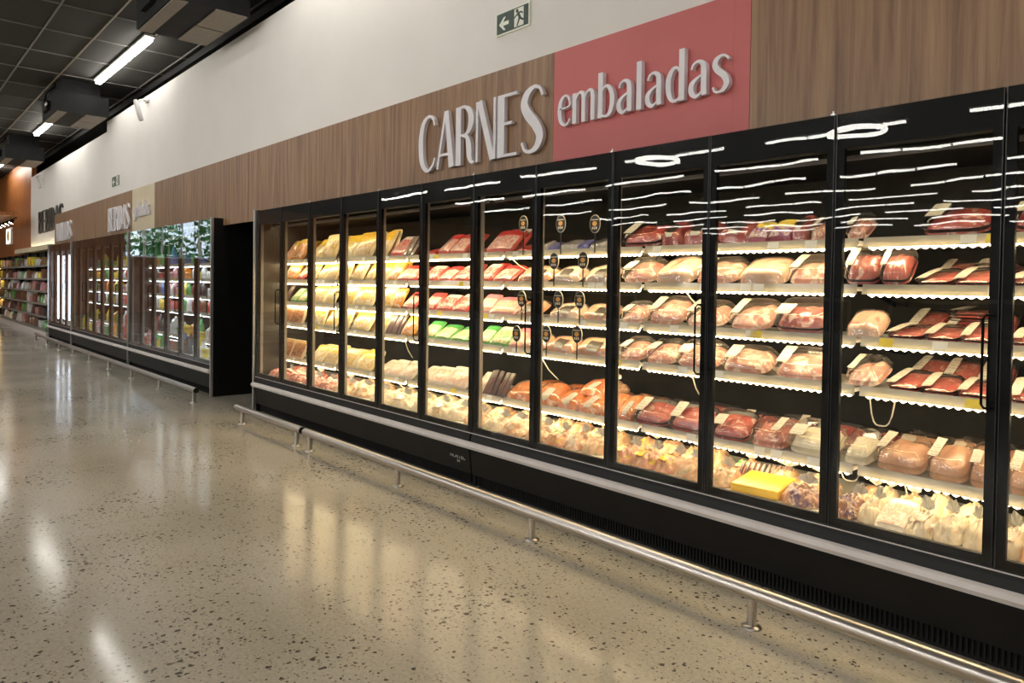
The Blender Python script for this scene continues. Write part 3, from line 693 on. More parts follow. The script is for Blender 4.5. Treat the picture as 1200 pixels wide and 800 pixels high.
# ------------------------------------------------------------------ products
def sgrid(nx, ny, w_, d, p=4.0):
    """rounded-rectangle grid points (x,y,u,v); the outermost ring is the rim"""
    g = []
    for j in range(ny+1):
        v = -1+2*j/ny
        for i in range(nx+1):
            u = -1+2*i/nx
            m = max(abs(u), abs(v))
            if m > 0:
                rr = (abs(u)**p+abs(v)**p)**(1/p); s = m/rr
            else: s = 1
            g.append((u*s*w_/2, v*s*d/2, u, v))
    return g
def field(w_, d, fn, nx=18, ny=14, p=4.0, bottom=True):
    g = sgrid(nx, ny, w_, d, p); vs = []; fs = []
    for x, y, u, v in g: vs.append((x, y, fn(x, y, u, v)))
    for j in range(ny):
        for i in range(nx):
            a = j*(nx+1)+i; fs.append((a, a+1, a+nx+2, a+nx+1))
    mb = MB().add(vs, fs, True)
    if bottom:
        ring = [i for i in range(nx+1)]+[(j)*(nx+1)+nx for j in range(1, ny+1)]+[ny*(nx+1)+i for i in range(nx-1, -1, -1)]+[j*(nx+1) for j in range(ny-1, 0, -1)]
        mb.add([(vs[i][0], vs[i][1], 0) for i in ring], [tuple(range(len(ring)-1, -1, -1))])
        n = len(ring); mb.add([vs[i] for i in ring]+[(vs[i][0], vs[i][1], 0) for i in ring], [(k, n+k, n+(k+1) % n, (k+1) % n) for k in range(n)])
    return mb
def env(u, v, p=4): return max(0, (1-abs(u)**p)*(1-abs(v)**p))
def lumps(rnd, kind, w_, d):
    E = []
    if kind == 'pieces': E = [(rnd.uniform(-.3, .3)*w_, rnd.uniform(-.28, .28)*d, rnd.uniform(.2, .34)*w_, rnd.uniform(.18, .32)*d, rnd.uniform(0, 3.1), rnd.uniform(.7, 1)) for _ in range(7)]
    if kind == 'rounds': E = [((k-1)*w_*.31, rnd.uniform(-.04, .04)*d, .22*w_, .44*d, rnd.uniform(-.15, .15), rnd.uniform(.85, 1)) for k in range(3)]
    if kind == 'balls': E = [((i-2)*w_*.19+(j % 2)*.02, (j-1)*d*.28, .12*w_, .17*d, 0, rnd.uniform(.75, 1)) for i in range(5) for j in range(3)]
    if kind == 'long': E = [(rnd.uniform(-.1, .1)*w_, (k-1.5)*d*.22, .44*w_, .15*d, rnd.uniform(-.12, .12), rnd.uniform(.75, 1)) for k in range(4)]
    if kind == 'bag': E = [(rnd.uniform(-.38, .38)*w_, rnd.uniform(-.38, .38)*d, rnd.uniform(.10, .2)*w_, rnd.uniform(.10, .2)*d, rnd.uniform(0, 3.1), rnd.uniform(.45, 1)) for _ in range(24)]
    def f(x, y):
        h = 0
        for cx, cy, rx, ry, a, k in E:
            dx, dy = x-cx, y-cy; c, s = math.cos(a), math.sin(a)
            q = ((dx*c+dy*s)/rx)**2+((-dx*s+dy*c)/ry)**2
            if q < 1: h = max(h, k*math.sqrt(1-q))
        return h
    return f
def frame_tray(w_, d, h, t=.006):
    """flared tray with a rim lip; open top"""
    mb = MB(); seg = 28
    def ring(sw, sd, z, p=5):
        o = []
        for k in range(seg):
            a = 2*math.pi*k/seg; c, s = math.cos(a), math.sin(a); rr = (abs(c)**p+abs(s)**p)**(-1/p); o.append((c*rr*sw/2, s*rr*sd/2, z))
        return o
    rings = [ring(w_*.84, d*.80, 0), ring(w_*.97, d*.96, h*.92), ring(w_, d, h), ring(w_*.96, d*.95, h), ring(w_*.80, d*.76, .006)]
    vs = [p for r_ in rings for p in r_]; fs = []
    for i in range(4):
        for k in range(seg): fs.append((i*seg+k, i*seg+(k+1) % seg, (i+1)*seg+(k+1) % seg, (i+1)*seg+k))
    fs += [tuple(range(seg-1, -1, -1)), tuple(range(4*seg, 5*seg))]
    return mb.add(vs, fs, True)
def bent_label(x0, x1, y0, y1, zf, n=4):
    vs = []; fs = []
    for j in range(n+1):
        for i in range(n+1):
            x = x0+(x1-x0)*i/n; y = y0+(y1-y0)*j/n; vs.append((x, y, zf(x, y)))
    for j in range(n):
        for i in range(n): a = j*(n+1)+i; fs.append((a, a+1, a+n+2, a+n+1))
    return MB().add(vs, fs, True)
PW = .24        # nominal width
def tray_proto(seed, style, mat, meat_h, d=.17, tray='black_tray', lab=True, longlab=False, h=.03):
    rnd = random.Random(seed); w_ = PW
    lf = lumps(rnd, style, w_*.8, d*.78) if style != 'slab' else None
    def top(x, y, u, v):
        if style == 'slab':
            n_ = noise.noise(Vector((x*16+seed*3.1, y*16, seed)))
            return .006+(h*.6+meat_h)*env(u, v, 5)**.5*(.86+.22*n_)
        return .006+(h*.45+meat_h*(.25+.75*lf(x, y)))*min(1, env(u, v, 6)**.4)
    parts = [('tray', frame_tray(w_, d, h).mesh('tray', M[tray])),
             ('meat', field(w_*.95, d*.94, top, bottom=False).mesh('meat', M[mat]))]
    mh = h*.6+meat_h
    def film(x, y, u, v):
        e = min(1, env(u, v, 6)**.5*1.3); return h*.96+(max(mh-h*.4, .006)+.004)*e*(.92+.1*noise.noise(Vector((x*20, y*20, seed+5.5))))
    parts.append(('film', field(w_*.985, d*.98, film, 12, 10, 5, bottom=False).mesh('film', M['film'])))
    if lab:
        zf = lambda x, y: film(x, y, max(-.99, min(.99, x/(w_*.5))), max(-.99, min(.99, y/(d*.5))))+.003
        if longlab: lb = bent_label(-w_*.46, -w_*.17, -d*.44, d*.42, zf)
        else:
            lx = -w_*.42 if rnd.random() < .75 else w_*.08
            lb = bent_label(lx, lx+w_*(.24, .28, .2)[seed % 3], -d*.30, d*(.30, .1, .34)[seed % 3], zf)
        parts.append(('label', lb.mesh('label', M['label'])))
    return parts, d
def pack_proto(seed, key, w_=PW, d=.21, th=.028, pr=None):
    rnd = random.Random(seed)
    def top(x, y, u, v):
        return .004+th*env(u, v, 3)**.45*(.9+.25*noise.noise(Vector((x*14+seed, y*14, seed*1.7))))
    zf = lambda x, y: top(x, y, x/(w_/2), y/(d/2))+.0025
    return [('pouch', field(w_, d, top, 12, 12, 8).mesh('pouch', POUCH[key])),
            ('print', bent_label(-w_*.44, w_*.44, -d*.42, d*.43, zf, 8).mesh('print', M['p_'+(pr or key)]))], d
def boxy_proto(key, w_, d, h):
    mb = MB(); b = .004
    mb.add([(-w_/2+b, -d/2+b, 0), (w_/2-b, -d/2+b, 0), (w_/2-b, d/2-b, 0), (-w_/2+b, d/2-b, 0), (-w_/2, -d/2, b), (w_/2, -d/2, b), (w_/2, d/2, b), (-w_/2, d/2, b),
            (-w_/2, -d/2, h-b), (w_/2, -d/2, h-b), (w_/2, d/2, h-b), (-w_/2, d/2, h-b), (-w_/2+b, -d/2+b, h), (w_/2-b, -d/2+b, h), (w_/2-b, d/2-b, h), (-w_/2+b, d/2-b, h)],
           [(3, 2, 1, 0), (12, 13, 14, 15)]+[(4*r_+k, 4*r_+(k+1) % 4, 4*r_+4+(k+1) % 4, 4*r_+4+k) for r_ in range(3) for k in range(4)])
    return [('box', mb.mesh('box', POUCH[key])), ('print', bent_label(-w_*.46, w_*.46, -d*.45, d*.45, lambda x, y: h+.001, 2).mesh('print', M['p_'+key]))], d
def slab_proto(seed, mat, th=.055, d=.19, lab='label_black', w_=PW):
    rnd = random.Random(seed)
    def top(x, y, u, v): return .004+th*env(u, v, 4)**.42*(.88+.24*noise.noise(Vector((x*11+seed, y*11, seed*2.3))))
    zf = lambda x, y: top(x, y, x/(w_/2), y/(d/2))+.003
    parts = [('meat', field(w_, d, top, 18, 14, 4).mesh('meat', M[mat])), ('film', field(w_*1.03, d*1.04, lambda x, y, u, v: top(x/1.03, y/1.04, u, v)+.004, 12, 10, 6, bottom=False).mesh('film', M['film']))]
    if lab:
        lx = rnd.uniform(-.2, .0)*w_
        parts.append(('label', bent_label(lx, lx+w_*.36, -d*.34, d*.05, lambda x, y: zf(x, y)+.003).mesh('label', M[lab])))
        parts.append(('price_label', bent_label(lx+.01, lx+w_*.33, -d*.44, -d*.35, lambda x, y: zf(x, y)+.003, 2).mesh('price_label', M['label'])))
    return parts, d
def bag_proto(seed, mat, d=.2, th=.085, printed=None, w_=PW):
    rnd = random.Random(seed); lf = lumps(rnd, 'bag', w_, d)
    def top(x, y, u, v): return .004+th*min(1, env(u, v, 2.4)**.5)*(.5+.42*lf(x, y)+.16*noise.noise(Vector((x*28, y*28, seed)))+.13*noise.noise(Vector((x*70, y*70, seed+3))))
    parts = [('bag', field(w_, d, top, 32, 26, 3).mesh('bag', M[mat]))]
    # gathered neck with a fan of film
    mb = MB(); n = 9; cx, cy = rnd.uniform(-.3, .3)*w_, d*.30; cz = th*.75
    vs = [(cx, cy, cz)]
    for k in range(n):
        a = math.pi*(k/(n-1))*.9+.15; rr = .045+.02*rnd.random(); vs.append((cx+math.cos(a)*rr, cy+.012*(k % 2)-.006, cz+math.sin(a)*rr*.9+.01))
    mb.add(vs, [(0, k, k+1) for k in range(1, n)])
    parts.append(('neck', mb.mesh('neck', M['film_white'])))
    if printed:
        px_ = rnd.uniform(-.35, -.05)*w_
        parts.append(('print', bent_label(px_, px_+w_*.4, -d*.34, d*.08, lambda x, y: top(x, y, x/(w_/2), y/(d/2))*.5+th*.42, 4).mesh('print', M[printed])))
    return parts, d
M['film_white'] = pmat('cloudy_film', (.62, .60, .50), (.74, .72, .62), 30, .25, coat=.3)

PROTO = {}
def protos(kind):
    if kind in PROTO: return PROTO[kind]
    v = []
    mk = lambda f, *a, **k: v.append(f(*a, **k))
    for s in range(3):
        if kind == 'tb': mk(tray_proto, 10+s, ('pieces', 'slab', 'long')[s], 'beef', .030, .19)
        elif kind == 'tp': mk(tray_proto, 20+s, ('pieces', 'slab', 'long')[s], 'pork', .030, .19, 'clear_tray')
        elif kind == 'tr': mk(tray_proto, 30+s, 'rounds', 'round', .038, .18)
        elif kind == 'tk': mk(tray_proto, 40+s, 'slab', 'chicken', .045, .19, 'clear_tray', h=.04)
        elif kind == 'tm': mk(tray_proto, 50+s, 'balls', 'balls', .035, .19, 'clear_tray', h=.04)
        elif kind == 'tt': mk(tray_proto, 60+s, 'balls', 'tripe', .028, .19, 'clear_tray', lab=s == 1, h=.045)
        elif kind == 'tf': mk(tray_proto, 70+s, 'slab', 'beef', .010, .24, longlab=True, h=.022)
        elif kind == 'sl': mk(slab_proto, 80+s, 'slab', .06, .2, 'label' if s == 1 else None)
        elif kind == 'rb': mk(slab_proto, 90+s, 'redvac', .065, .19, 'label_black')
        elif kind == 'vp': mk(slab_proto, 100+s, 'vacpale', .05, .18, 'label_black')
        elif kind == 'vo': mk(slab_proto, 110+s, 'vacorange', .05, .18, 'label_black')
        elif kind == 'gv': mk(slab_proto, 120+s, 'vacgrey', .035, .14, None)
        elif kind == 'sm': mk(slab_proto, 130+s, 'salmon', .05, .2, 'label' if s else None)
        elif kind == 'cb': mk(bag_proto, 140+s, 'chickbag')
        elif kind == 'gb': mk(bag_proto, 150+s, ('printbag', 'greenbag', 'printbag')[s], printed=('p_gw', None, 'p_yb')[s])
        elif kind == 'wb': mk(bag_proto, 160+s, 'whitebag', printed=(None, None, 'p_wp')[s])
        elif kind == 'mb': mk(bag_proto, 170+s, 'mincebag', th=.07)
        elif kind == 'bx': mk(bag_proto, 180+s, 'snackbag', th=.075)
        elif kind == 'yb': v.append(boxy_proto('yb', PW, .22, .045))
        elif kind == 'pk': v.append(boxy_proto('pk', PW, .20, .03))
        elif kind == 'dk': v.append(boxy_proto('dk', .05, .2, .018))
        elif kind == 'rf': mk(pack_proto, 190+s, 'rf', PW, .16, .03)
        elif kind == 'bl': mk(pack_proto, 195+s, 'bl', PW, .12, .03)
        elif kind == 'bp': mk(pack_proto, 198+s, 'bp', PW, .17, .05)
        elif kind == 'yw': mk(pack_proto, 240+s, 'yw', pr=('yw', 'yw2', 'yw3')[s])
        elif kind in ('rw', 'gw'): mk(pack_proto, 250+s, kind, pr=(kind, kind, kind+'2')[s])
        else: mk(pack_proto, 200+s*7+len(PROTO), kind)
    PROTO[kind] = v; return v
INFO = {  # kind: (object name, look words, category, tilt degrees)
 'oy': ('food_pack', 'orange and yellow food pack', 'food pack', 58), 'yw': ('food_pack', 'yellow and white food pack', 'food pack', 62), 'rw': ('food_pack', 'red and white food pack', 'food pack', 42),
 'rf': ('food_pack', 'flat red food pack', 'food pack', 14), 'gw': ('food_pack', 'green and white food pack', 'food pack', 38), 'pk': ('food_box', 'picture-fronted brown food box', 'food box', 66), 'pp': ('food_pack', 'pink food pack', 'food pack', 40),
 'wp': ('food_pack', 'whitish pink food pack', 'food pack', 40), 'dk': ('food_box', 'thin dark upright pack', 'food pack', 60), 'bl': ('food_pack', 'low blue food pack', 'food pack', 25), 'bp': ('food_pack', 'violet and yellow meat pack', 'food pack', 38),
 'gv': ('vacuum_pack', 'greyish vacuum pack', 'meat pack', 24), 'vp': ('vacuum_pack', 'pale meat vacuum pack', 'meat pack', 30), 'vo': ('vacuum_pack', 'orange-pink meat vacuum pack', 'meat pack', 30), 'rb': ('vacuum_pack', 'dark red meat pack', 'meat pack', 26),
 'sl': ('vacuum_pack', 'large pale pork pack', 'meat pack', 30), 'sm': ('vacuum_pack', 'orange meat pack', 'meat pack', 28), 'tb': ('meat_tray', 'wrapped red beef tray', 'meat tray', 30), 'tp': ('meat_tray', 'wrapped pink pork tray', 'meat tray', 28),
 'tr': ('meat_tray', 'tray of round steaks', 'meat tray', 36), 'tk': ('meat_tray', 'clear tray of pinkish meat', 'meat tray', 24), 'tm': ('meat_tray', 'clear tray of round pieces', 'meat tray', 24), 'tt': ('meat_tray', 'tray of whitish chunks', 'meat tray', 26),
 'tf': ('meat_tray', 'low flat beef tray', 'meat tray', 13), 'cb': ('poultry_bag', 'pale peach poultry bag', 'food bag', 8), 'gb': ('poultry_bag', 'printed poultry bag', 'food bag', 8), 'wb': ('poultry_bag', 'whitish poultry bag', 'food bag', 8),
 'mb': ('poultry_bag', 'reddish pink meat bag', 'food bag', 8), 'bx': ('poultry_bag', 'dark mottled food bag', 'food bag', 8), 'yb': ('food_box', 'flat yellow food box', 'food box', 10)}
TAB = {
1:"-7.576 0.283 oy;-7.271 0.328 oy;-6.847 0.283 yw;-6.563 0.321 yw;-6.219 0.298 yw;-5.901 0.371 yw;-5.556 0.200 yw;-5.327 0.285 rw;-5.127 0.168 dk;-4.835 0.192 rf;-4.647 0.183 rw;-4.468 0.219 rw;-4.173 0.162 rf;-3.969 0.306 rw;-3.701 0.212 rf;-3.511 0.100 gv;-3.416 0.106 bl;-3.270 0.171 gv;-3.144 0.112 bl;-3.016 0.157 gv;-2.669 0.318 tb;-2.457 0.154 rb;-2.284 0.227 rb;-2.063 0.204 rb;-1.911 0.120 bp;-1.793 0.133 bp;-1.690 0.092 rb;-1.597 0.101 tp;-1.411 0.109 tp;-1.010 0.285 tb;-0.695 0.238 tb",
2:"-7.659 0.155 oy;-7.464 0.277 oy;-7.224 0.204 rw;-6.917 0.134 yw;-6.730 0.240 yw;-6.513 0.230 yw;-6.247 0.234 yw;-6.004 0.285 yw;-5.786 0.181 yw;-5.551 0.172 yw;-5.397 0.166 oy;-5.183 0.315 rw;-4.854 0.218 rw;-4.637 0.218 rw;-4.431 0.217 rw;-4.138 0.180 rw;-3.935 0.265 rw;-3.612 0.345 vo;-3.298 0.251 vp;-3.006 0.243 vp;-2.692 0.264 tp;-2.443 0.283 sl;-2.172 0.293 tp;-1.894 0.273 sl;-1.640 0.246 tp;-1.383 0.154 tr;-1.239 0.127 tr;-1.091 0.155 tf;-0.936 0.160 tf;-0.737 0.144 tf",
3:"-7.610 0.241 dk;-7.374 0.189 gw;-7.188 0.182 gw;-6.819 0.320 yw;-6.535 0.249 yw;-6.202 0.315 yw;-5.891 0.371 yw;-5.511 0.241 yw;-5.330 0.150 oy;-5.144 0.247 rw;-4.849 0.218 rw;-4.643 0.218 rw;-4.431 0.228 rw;-4.138 0.171 pp;-3.934 0.275 pp;-3.656 0.245 vo;-3.316 0.284 vp;-3.023 0.288 vo;-2.720 0.195 tp;-2.496 0.265 tp;-2.236 0.268 tp;-1.958 0.266 tp;-1.677 0.316 tr;-1.375 0.166 sl;-1.203 0.164 tf;-1.049 0.149 tf;-0.916 0.131 tf;-0.731 0.144 tf",
4:"-7.574 0.305 pk;-7.267 0.309 pk;-6.824 0.339 yw;-6.530 0.249 yw;-6.246 0.251 yw;-5.949 0.376 yw;-5.562 0.158 yw;-5.367 0.234 dk;-5.152 0.222 oy;-4.856 0.194 gw;-4.661 0.220 gw;-4.448 0.230 gw;-4.143 0.171 gw;-3.962 0.249 gw;-3.788 0.137 pp;-3.607 0.242 vo;-3.355 0.280 vo;-3.058 0.313 vo;-2.738 0.203 tp;-2.524 0.237 tp;-2.269 0.283 tp;-1.976 0.283 tp;-1.669 0.311 tp;-1.377 0.166 tp;-1.201 0.157 tf;-1.055 0.147 tf;-0.920 0.138 tf;-0.732 0.142 tf",
5:"-7.556 0.327 pk;-7.250 0.329 pk;-6.817 0.340 yw;-6.515 0.302 yw;-6.190 0.315 yw;-5.886 0.357 yw;-5.562 0.173 wp;-5.380 0.249 wp;-5.164 0.236 wp;-4.909 0.197 wp;-4.723 0.247 wp;-4.474 0.320 wp;-4.180 0.143 wp;-3.988 0.261 dk;-3.750 0.289 sm;-3.476 0.242 sm;-3.266 0.195 sm;-3.080 0.206 sm;-2.908 0.167 sm;-2.768 0.126 sm;-2.581 0.274 tb;-2.319 0.272 tb;-2.054 0.236 tb;-1.837 0.217 tm;-1.607 0.262 tt;-1.393 0.141 tt;-1.211 0.224 tk;-1.014 0.171 tk;-0.867 0.135 tk;-0.720 0.153 tk",
6:"-7.628 0.313 mb;-7.323 0.296 mb;-7.006 0.337 mb;-6.615 0.293 mb;-6.322 0.293 mb;-6.013 0.290 cb;-5.703 0.331 cb;-5.321 0.289 wb;-5.049 0.309 wb;-4.744 0.227 wb;-4.524 0.237 wb;-4.295 0.244 wb;-4.024 0.216 cb;-3.819 0.213 wb;-3.613 0.218 cb;-3.385 0.187 cb;-3.211 0.177 gb;-3.053 0.154 cb;-2.903 0.160 gb;-2.667 0.180 gb;-2.504 0.170 gb;-2.354 0.155 gb;-2.204 0.168 gb;-2.023 0.152 gb;-1.798 0.221 yb;-1.590 0.194 bx;-1.367 0.115 bx;-1.270 0.103 wb;-1.168 0.122 wp;-1.064 0.126 wb;-0.957 0.114 wb;-0.861 0.090 wb;-0.746 0.093 wb;-0.657 0.103 gb",
}
COUNT = {}
prnd = random.Random(3)
LEVELZ = {1: SH[0], 2: SH[1], 3: SH[2], 4: SH[3], 5: SH[4], 6: .405}
def place(kind, x, wd, lev, y=None, back=0, dz=0, tilt=None, yaw=None, sc_=1.0):
    nm, look, cat, tl = INFO[kind]
    if tilt is None: tl = tl+prnd.uniform(-4, 4)
    else: tl = tilt
    if kind in ('yw', 'oy', 'rw', 'wp', 'gw') and tilt is None: tl += prnd.uniform(-9, 7)
    ps = protos(kind); parts, d = ps[prnd.randrange(len(ps))]
    door = int((x*D/3.5-X0)//DW)+1; door = max(1, min(14, door))
    shelf = 'bottom deck' if lev == 6 else ORD[lev]+' shelf down'
    key = (door, lev, back); COUNT[key] = COUNT.get(key, 0)+1
    where = ('%s row piece' % ('back' if back == 1 else 'upper')) if back else ''
    lab = '%s, %s, %s meat door, %s from left%s' % (look, shelf, ORD[door], ORD[COUNT[key]], {0: '', 1: ', behind', 2: ', stacked'}[back])
    z = LEVELZ[lev]+.001+dz
    dd = d*sc_
    if y is None: y = (3.225 if lev == 6 else YS+.018)
    r = tag(empty(nm, (x, y, z)), lab, cat, {'food pack': 'packs in the meat cases', 'meat tray': 'meat trays', 'meat pack': 'vacuum packed meat', 'food bag': 'bags on the bottom deck', 'food box': 'boxes in the meat cases'}[cat])
    r.rotation_euler = (R(tl), 0, R(prnd.uniform(-5, 5) if yaw is None else yaw))
    nomw = .05 if kind == 'dk' else PW
    r.scale = (wd/nomw*.97, sc_, sc_)
    for n_, me in parts:
        o = link(n_, me, r); o.location = (0, d/2, 0)
    return r
for lev, row in TAB.items():
    for it in row.split(';'):
        x, wd, k = it.split(); x = float(x); wd = float(wd)
        if x-wd/2 < X0+.03: wd -= (X0+.03-(x-wd/2)); x = X0+.03+wd/2
        if k == 'dk':
            n = max(3, int(wd/.045))
            for q in range(n): place('dk', x-wd/2+wd*(q+.5)/n, wd/n*.8, lev, yaw=0)
        elif lev == 6:
            place(k, x, wd*1.12, 6, y=3.225+prnd.uniform(0, .03), tilt=24 if k == 'wp' else None)
            place('cb' if k in ('yb', 'bx', 'wp') else k, x+prnd.uniform(-.03, .03), wd*1.05, 6, y=3.42+prnd.uniform(0, .04), back=1, sc_=1.1)
        else:
            s = 1.0
            if lev == 1 and k in ('yw', 'oy'): s = 1.3
            if lev == 1 and k in ('rw', 'rb'): s = 1.22
            if k in ('tp', 'sl', 'tb', 'rb', 'tr') and lev in (1, 2, 3) and wd > .2: s = 1.22
            if k == 'tr' and wd < .2: s = 1.25; wd *= 1.08
            if k in ('tp', 'tb', 'tm', 'tk', 'tt', 'sm') and lev in (4, 5): s = 1.14
            if k in ('yw', 'wp', 'oy', 'gw', 'rw'): wd *= prnd.uniform(.82, .97)
            place(k, x, wd, lev, sc_=s)
            if k in ('tb', 'tp', 'tk', 'tm', 'tt', 'sm') and lev == 5:
                place(k if k != 'tt' else 'tb', x+.02, wd, lev, y=YS+.25, back=1)
            elif k == 'tf':
                place('tf', x+.01, wd, lev, y=YS+.25, back=1, tilt=22, dz=.02)
            elif k in ('yw', 'rw', 'oy') and lev != 3:
                place(k, x, wd, lev, y=YS+.10, back=1, sc_=s)
# stacked flat beef trays and loose label strips behind doors eleven and twelve
for lev, x, n in ((2, -.93, 2), (3, -1.02, 3), (1, -.99, 1)):
    for q in range(n): place('tf', x, .2, lev, y=YS+.30, back=2, dz=.04+.03*q, tilt=4)
place('sm', -3.15, .2, 5, y=YS+.12, back=2, dz=.10, tilt=20); place('cb', -3.05, .22, 5, y=YS+.15, back=2, dz=.10, tilt=14)
# filler for the last case, past the frame
for lev in range(1, 6):
    for q in range(4): place('tp' if lev % 2 else 'tb', -.12+.29*q, .26, lev)
for q in range(4): place('wb', -.1+.29*q, .28, 6)

for q in range(10): place('dk', -1.98+.024*q, .016, 6, y=3.40+.010*q, back=2, tilt=52, yaw=0, sc_=.62)
# oval price signs
def oval_sign(x, z_shelf, zc, label):
    r = tag(empty('oval_sign', (x, YS-.012, z_shelf-.02)), label, 'price sign', 'oval shelf signs'); h = zc-z_shelf+.02-.006
    ov = lambda a, b: [(a*math.cos(t*math.pi/12), h+b*math.sin(t*math.pi/12)) for t in range(24)]
    MB().box(-.004, .004, .0, .004, 0, h-.05).build('stem', M['sign_black'], r)
    MB().extr(ov(.044, .058), .0, .004).build('rim', M['sign_cream'], r)
    p = MB().extr(ov(.040, .054), -.002, .0).build('plate', M['sign_black'], r)
    MB().extr([(.02*math.cos(t*.785), h+.002+.016*math.sin(t*.785)) for t in range(8)], -.0035, -.002).build('picture', M['sign_orange'], p)
    MB().box(-.028, .028, -.0035, -.002, h+.024, h+.029).build('print_line', M['sign_cream'], p)
    for q in range(3): MB().box(-.022+q*.016, -.012+q*.016, -.0035, -.002, h-.034, h-.018).build('print_mark', M['sign_cream'], p)
for lev, L_ in ((1, ((-3.668, 1.864), (-3.303, 1.845), (-3.004, 1.828))), (2, ((-3.361, 1.60), (-3.10, 1.60))), (3, ((-3.674, 1.338), (-3.316, 1.343), (-3.124, 1.345))), (4, ((-3.722, 1.092), (-3.423, 1.107), (-3.142, 1.122)))):
    for i, (x, zc) in enumerate(L_):
        oval_sign(x, SH[lev-1], zc, 'black oval price sign, %s shelf down, %s from left in its row' % (ORD[lev], ORD[i+1]))
for lev, z in ((2, 1.52), (3, 1.27), (4, 1.03)):
    oval_sign(-2.86, SH[lev-1], z+.02, 'black oval price sign by the left edge of ninth door, %s shelf' % ORD[lev])

# ------------------------------------------------------------------ drinks in the far cases
COLS = {'green': (.10, .35, .10), 'orange': (.75, .30, .04), 'yellow': (.78, .58, .06), 'red': (.42, .05, .04), 'brown': (.18, .09, .05), 'white': (.72, .72, .70), 'blue': (.10, .18, .45), 'pink': (.62, .30, .32), 'dark': (.06, .05, .06)}
DM = {k: pmat('drink_'+k, c, tuple(min(1, x*1.3+.02) for x in c), 25, .2, coat=.5) for k, c in COLS.items()}
CAPM = M['white_plastic']
def bottle_me(c): return MB().lathe([(.036, 0), (.04, .01), (.04, .11), (.036, .13), (.018, .17), (.014, .19), (.015, .2)], 10).mesh('bottle', DM[c])
def carton_me(c):
    mb = MB().box(-.045, .045, -.045, .045, 0, .14)
    mb.add([(-.045, -.045, .14), (.045, -.045, .14), (.045, .045, .14), (-.045, .045, .14), (-.045, 0, .18), (.045, 0, .18)], [(0, 1, 5, 4), (2, 3, 4, 5), (1, 2, 5), (3, 0, 4)])
    return mb.box(-.045, .045, -.003, .003, .18, .195).mesh('carton', DM[c])
def tub_me(c): return MB().lathe([(.045, 0), (.055, .09), (.06, .09), (.06, .1), (.05, .105)], 12).mesh('tub', DM[c])
def multi_me(c):
    mb = MB()
    for a in range(3): mb.lathe([(.03, 0), (.033, .008), (.033, .10), (.026, .118), (.026, .122)], 8, (a-1)*.067)
    return mb.mesh('can_pack', DM[c])
KIND = {'bottle': bottle_me, 'carton': carton_me, 'tub': tub_me, 'can_pack': multi_me}
CACHE = {}
drnd = random.Random(11)
def drink(kind, c, loc, s, lab, group, cat):
    if (kind, c) not in CACHE: CACHE[kind, c] = KIND[kind](c)
    o = link(kind, CACHE[kind, c], None); o.location = loc; o.scale = s
    return tag(o, lab, cat, group)
for door in range(13):      # door 0 nearest the camera
    xa = XF-(door+1)*DW-(.04 if door > 5 else 0)
    for lev, z in list(enumerate(SH, 1))+[(6, .405)]:
        pal = drnd.choice((('green', 'white', 'yellow'), ('brown', 'red', 'dark'), ('orange', 'yellow', 'green'), ('white', 'pink', 'red'), ('dark', 'brown', 'blue'), ('white', 'green', 'blue')))
        if door in (7, 8, 9, 10): pal = drnd.choice((('orange', 'yellow', 'green'), ('white', 'red', 'pink'), ('yellow', 'green', 'white')))
        n = 4 if door < 6 else 3
        for q in range(n):
            kind = drnd.choice(('bottle', 'carton', 'bottle', 'tub', 'can_pack')); c = drnd.choice(pal)
            x = xa+.07+(DW-.14)*(q+.5)/n
            hs = drnd.uniform(.85, 1.05) if lev in (2, 3) else drnd.uniform(.95, 1.5)
            lab = '%s %s, %s, %s drinks door from right, %s from left' % (c, kind.replace('_', ' '), 'bottom deck' if lev == 6 else ORD[lev]+' shelf', ORD[door+1], ORD[q+1])
            drink(kind, c, (x, YS+.10 if lev < 6 else 3.33, z+.001), (drnd.uniform(.95, 1.2) if kind == 'can_pack' else drnd.uniform(1.1, 1.4), 1.2, hs), lab, 'drinks in the far cases', kind.replace('_', ' '))

# ------------------------------------------------------------------ open rack at the far end
def rack(x0, x1, levels, label, warm):
    r = tag(empty('open_rack', (x0, 3.1, 0)), label, 'shelf rack', 'open racks'); Wd = x1-x0
    MB().box(0, Wd, .26, .30, 0, 2.1).build('back', M['inner_dark'], r)
    MB().box(0, Wd, -.02, .26, 0, .16).build('plinth', M['grey_plastic'], r)
    for z in levels:
        s = MB().box(0, Wd, -.02, .26, z-.025, z).build('shelf', M['mullion'], r)
        MB().box(0, Wd, -.026, -.02, z-.04, z+.005).build('price_rail', M['mullion'], s)
        if warm: MB().box(.02, Wd-.02, .0, .02, z-.04, z-.028).build('strip_light', M['rack_led'], s)
    for k in range(int(Wd/1.25)+2):
        xx = min(k*1.25, Wd-.02); MB().box(xx, xx+.03, .20, .26, 0, 2.1).build('upright', M['inner_dark'], r)
    return r
RL = [.22, .52, .82, 1.12, 1.42, 1.74]
rack(-27.6, -19.75, RL, 'long open rack packed with goods at the far end', False)
rack(-32.5, -27.8, RL[1:], 'yellow-lit open rack at the far left edge', True)
def shelf_goods(xs, lev, z, c, kind, lab, group):
    pass
BOXM = {c: MB().box(-.14, .14, -.09, .09, 0, .2).box(-.13, .13, -.095, -.09, .04, .15).mesh('carton_box', DM[c]) for c in COLS}
SACK = {c: field(.3, .16, lambda x, y, u, v: .004+.22*env(u, v, 2.5)**.5*(.85+.2*noise.noise(Vector((x*12, y*12, 1)))), 10, 8, 3).mesh('sack', DM[c]) for c in COLS}
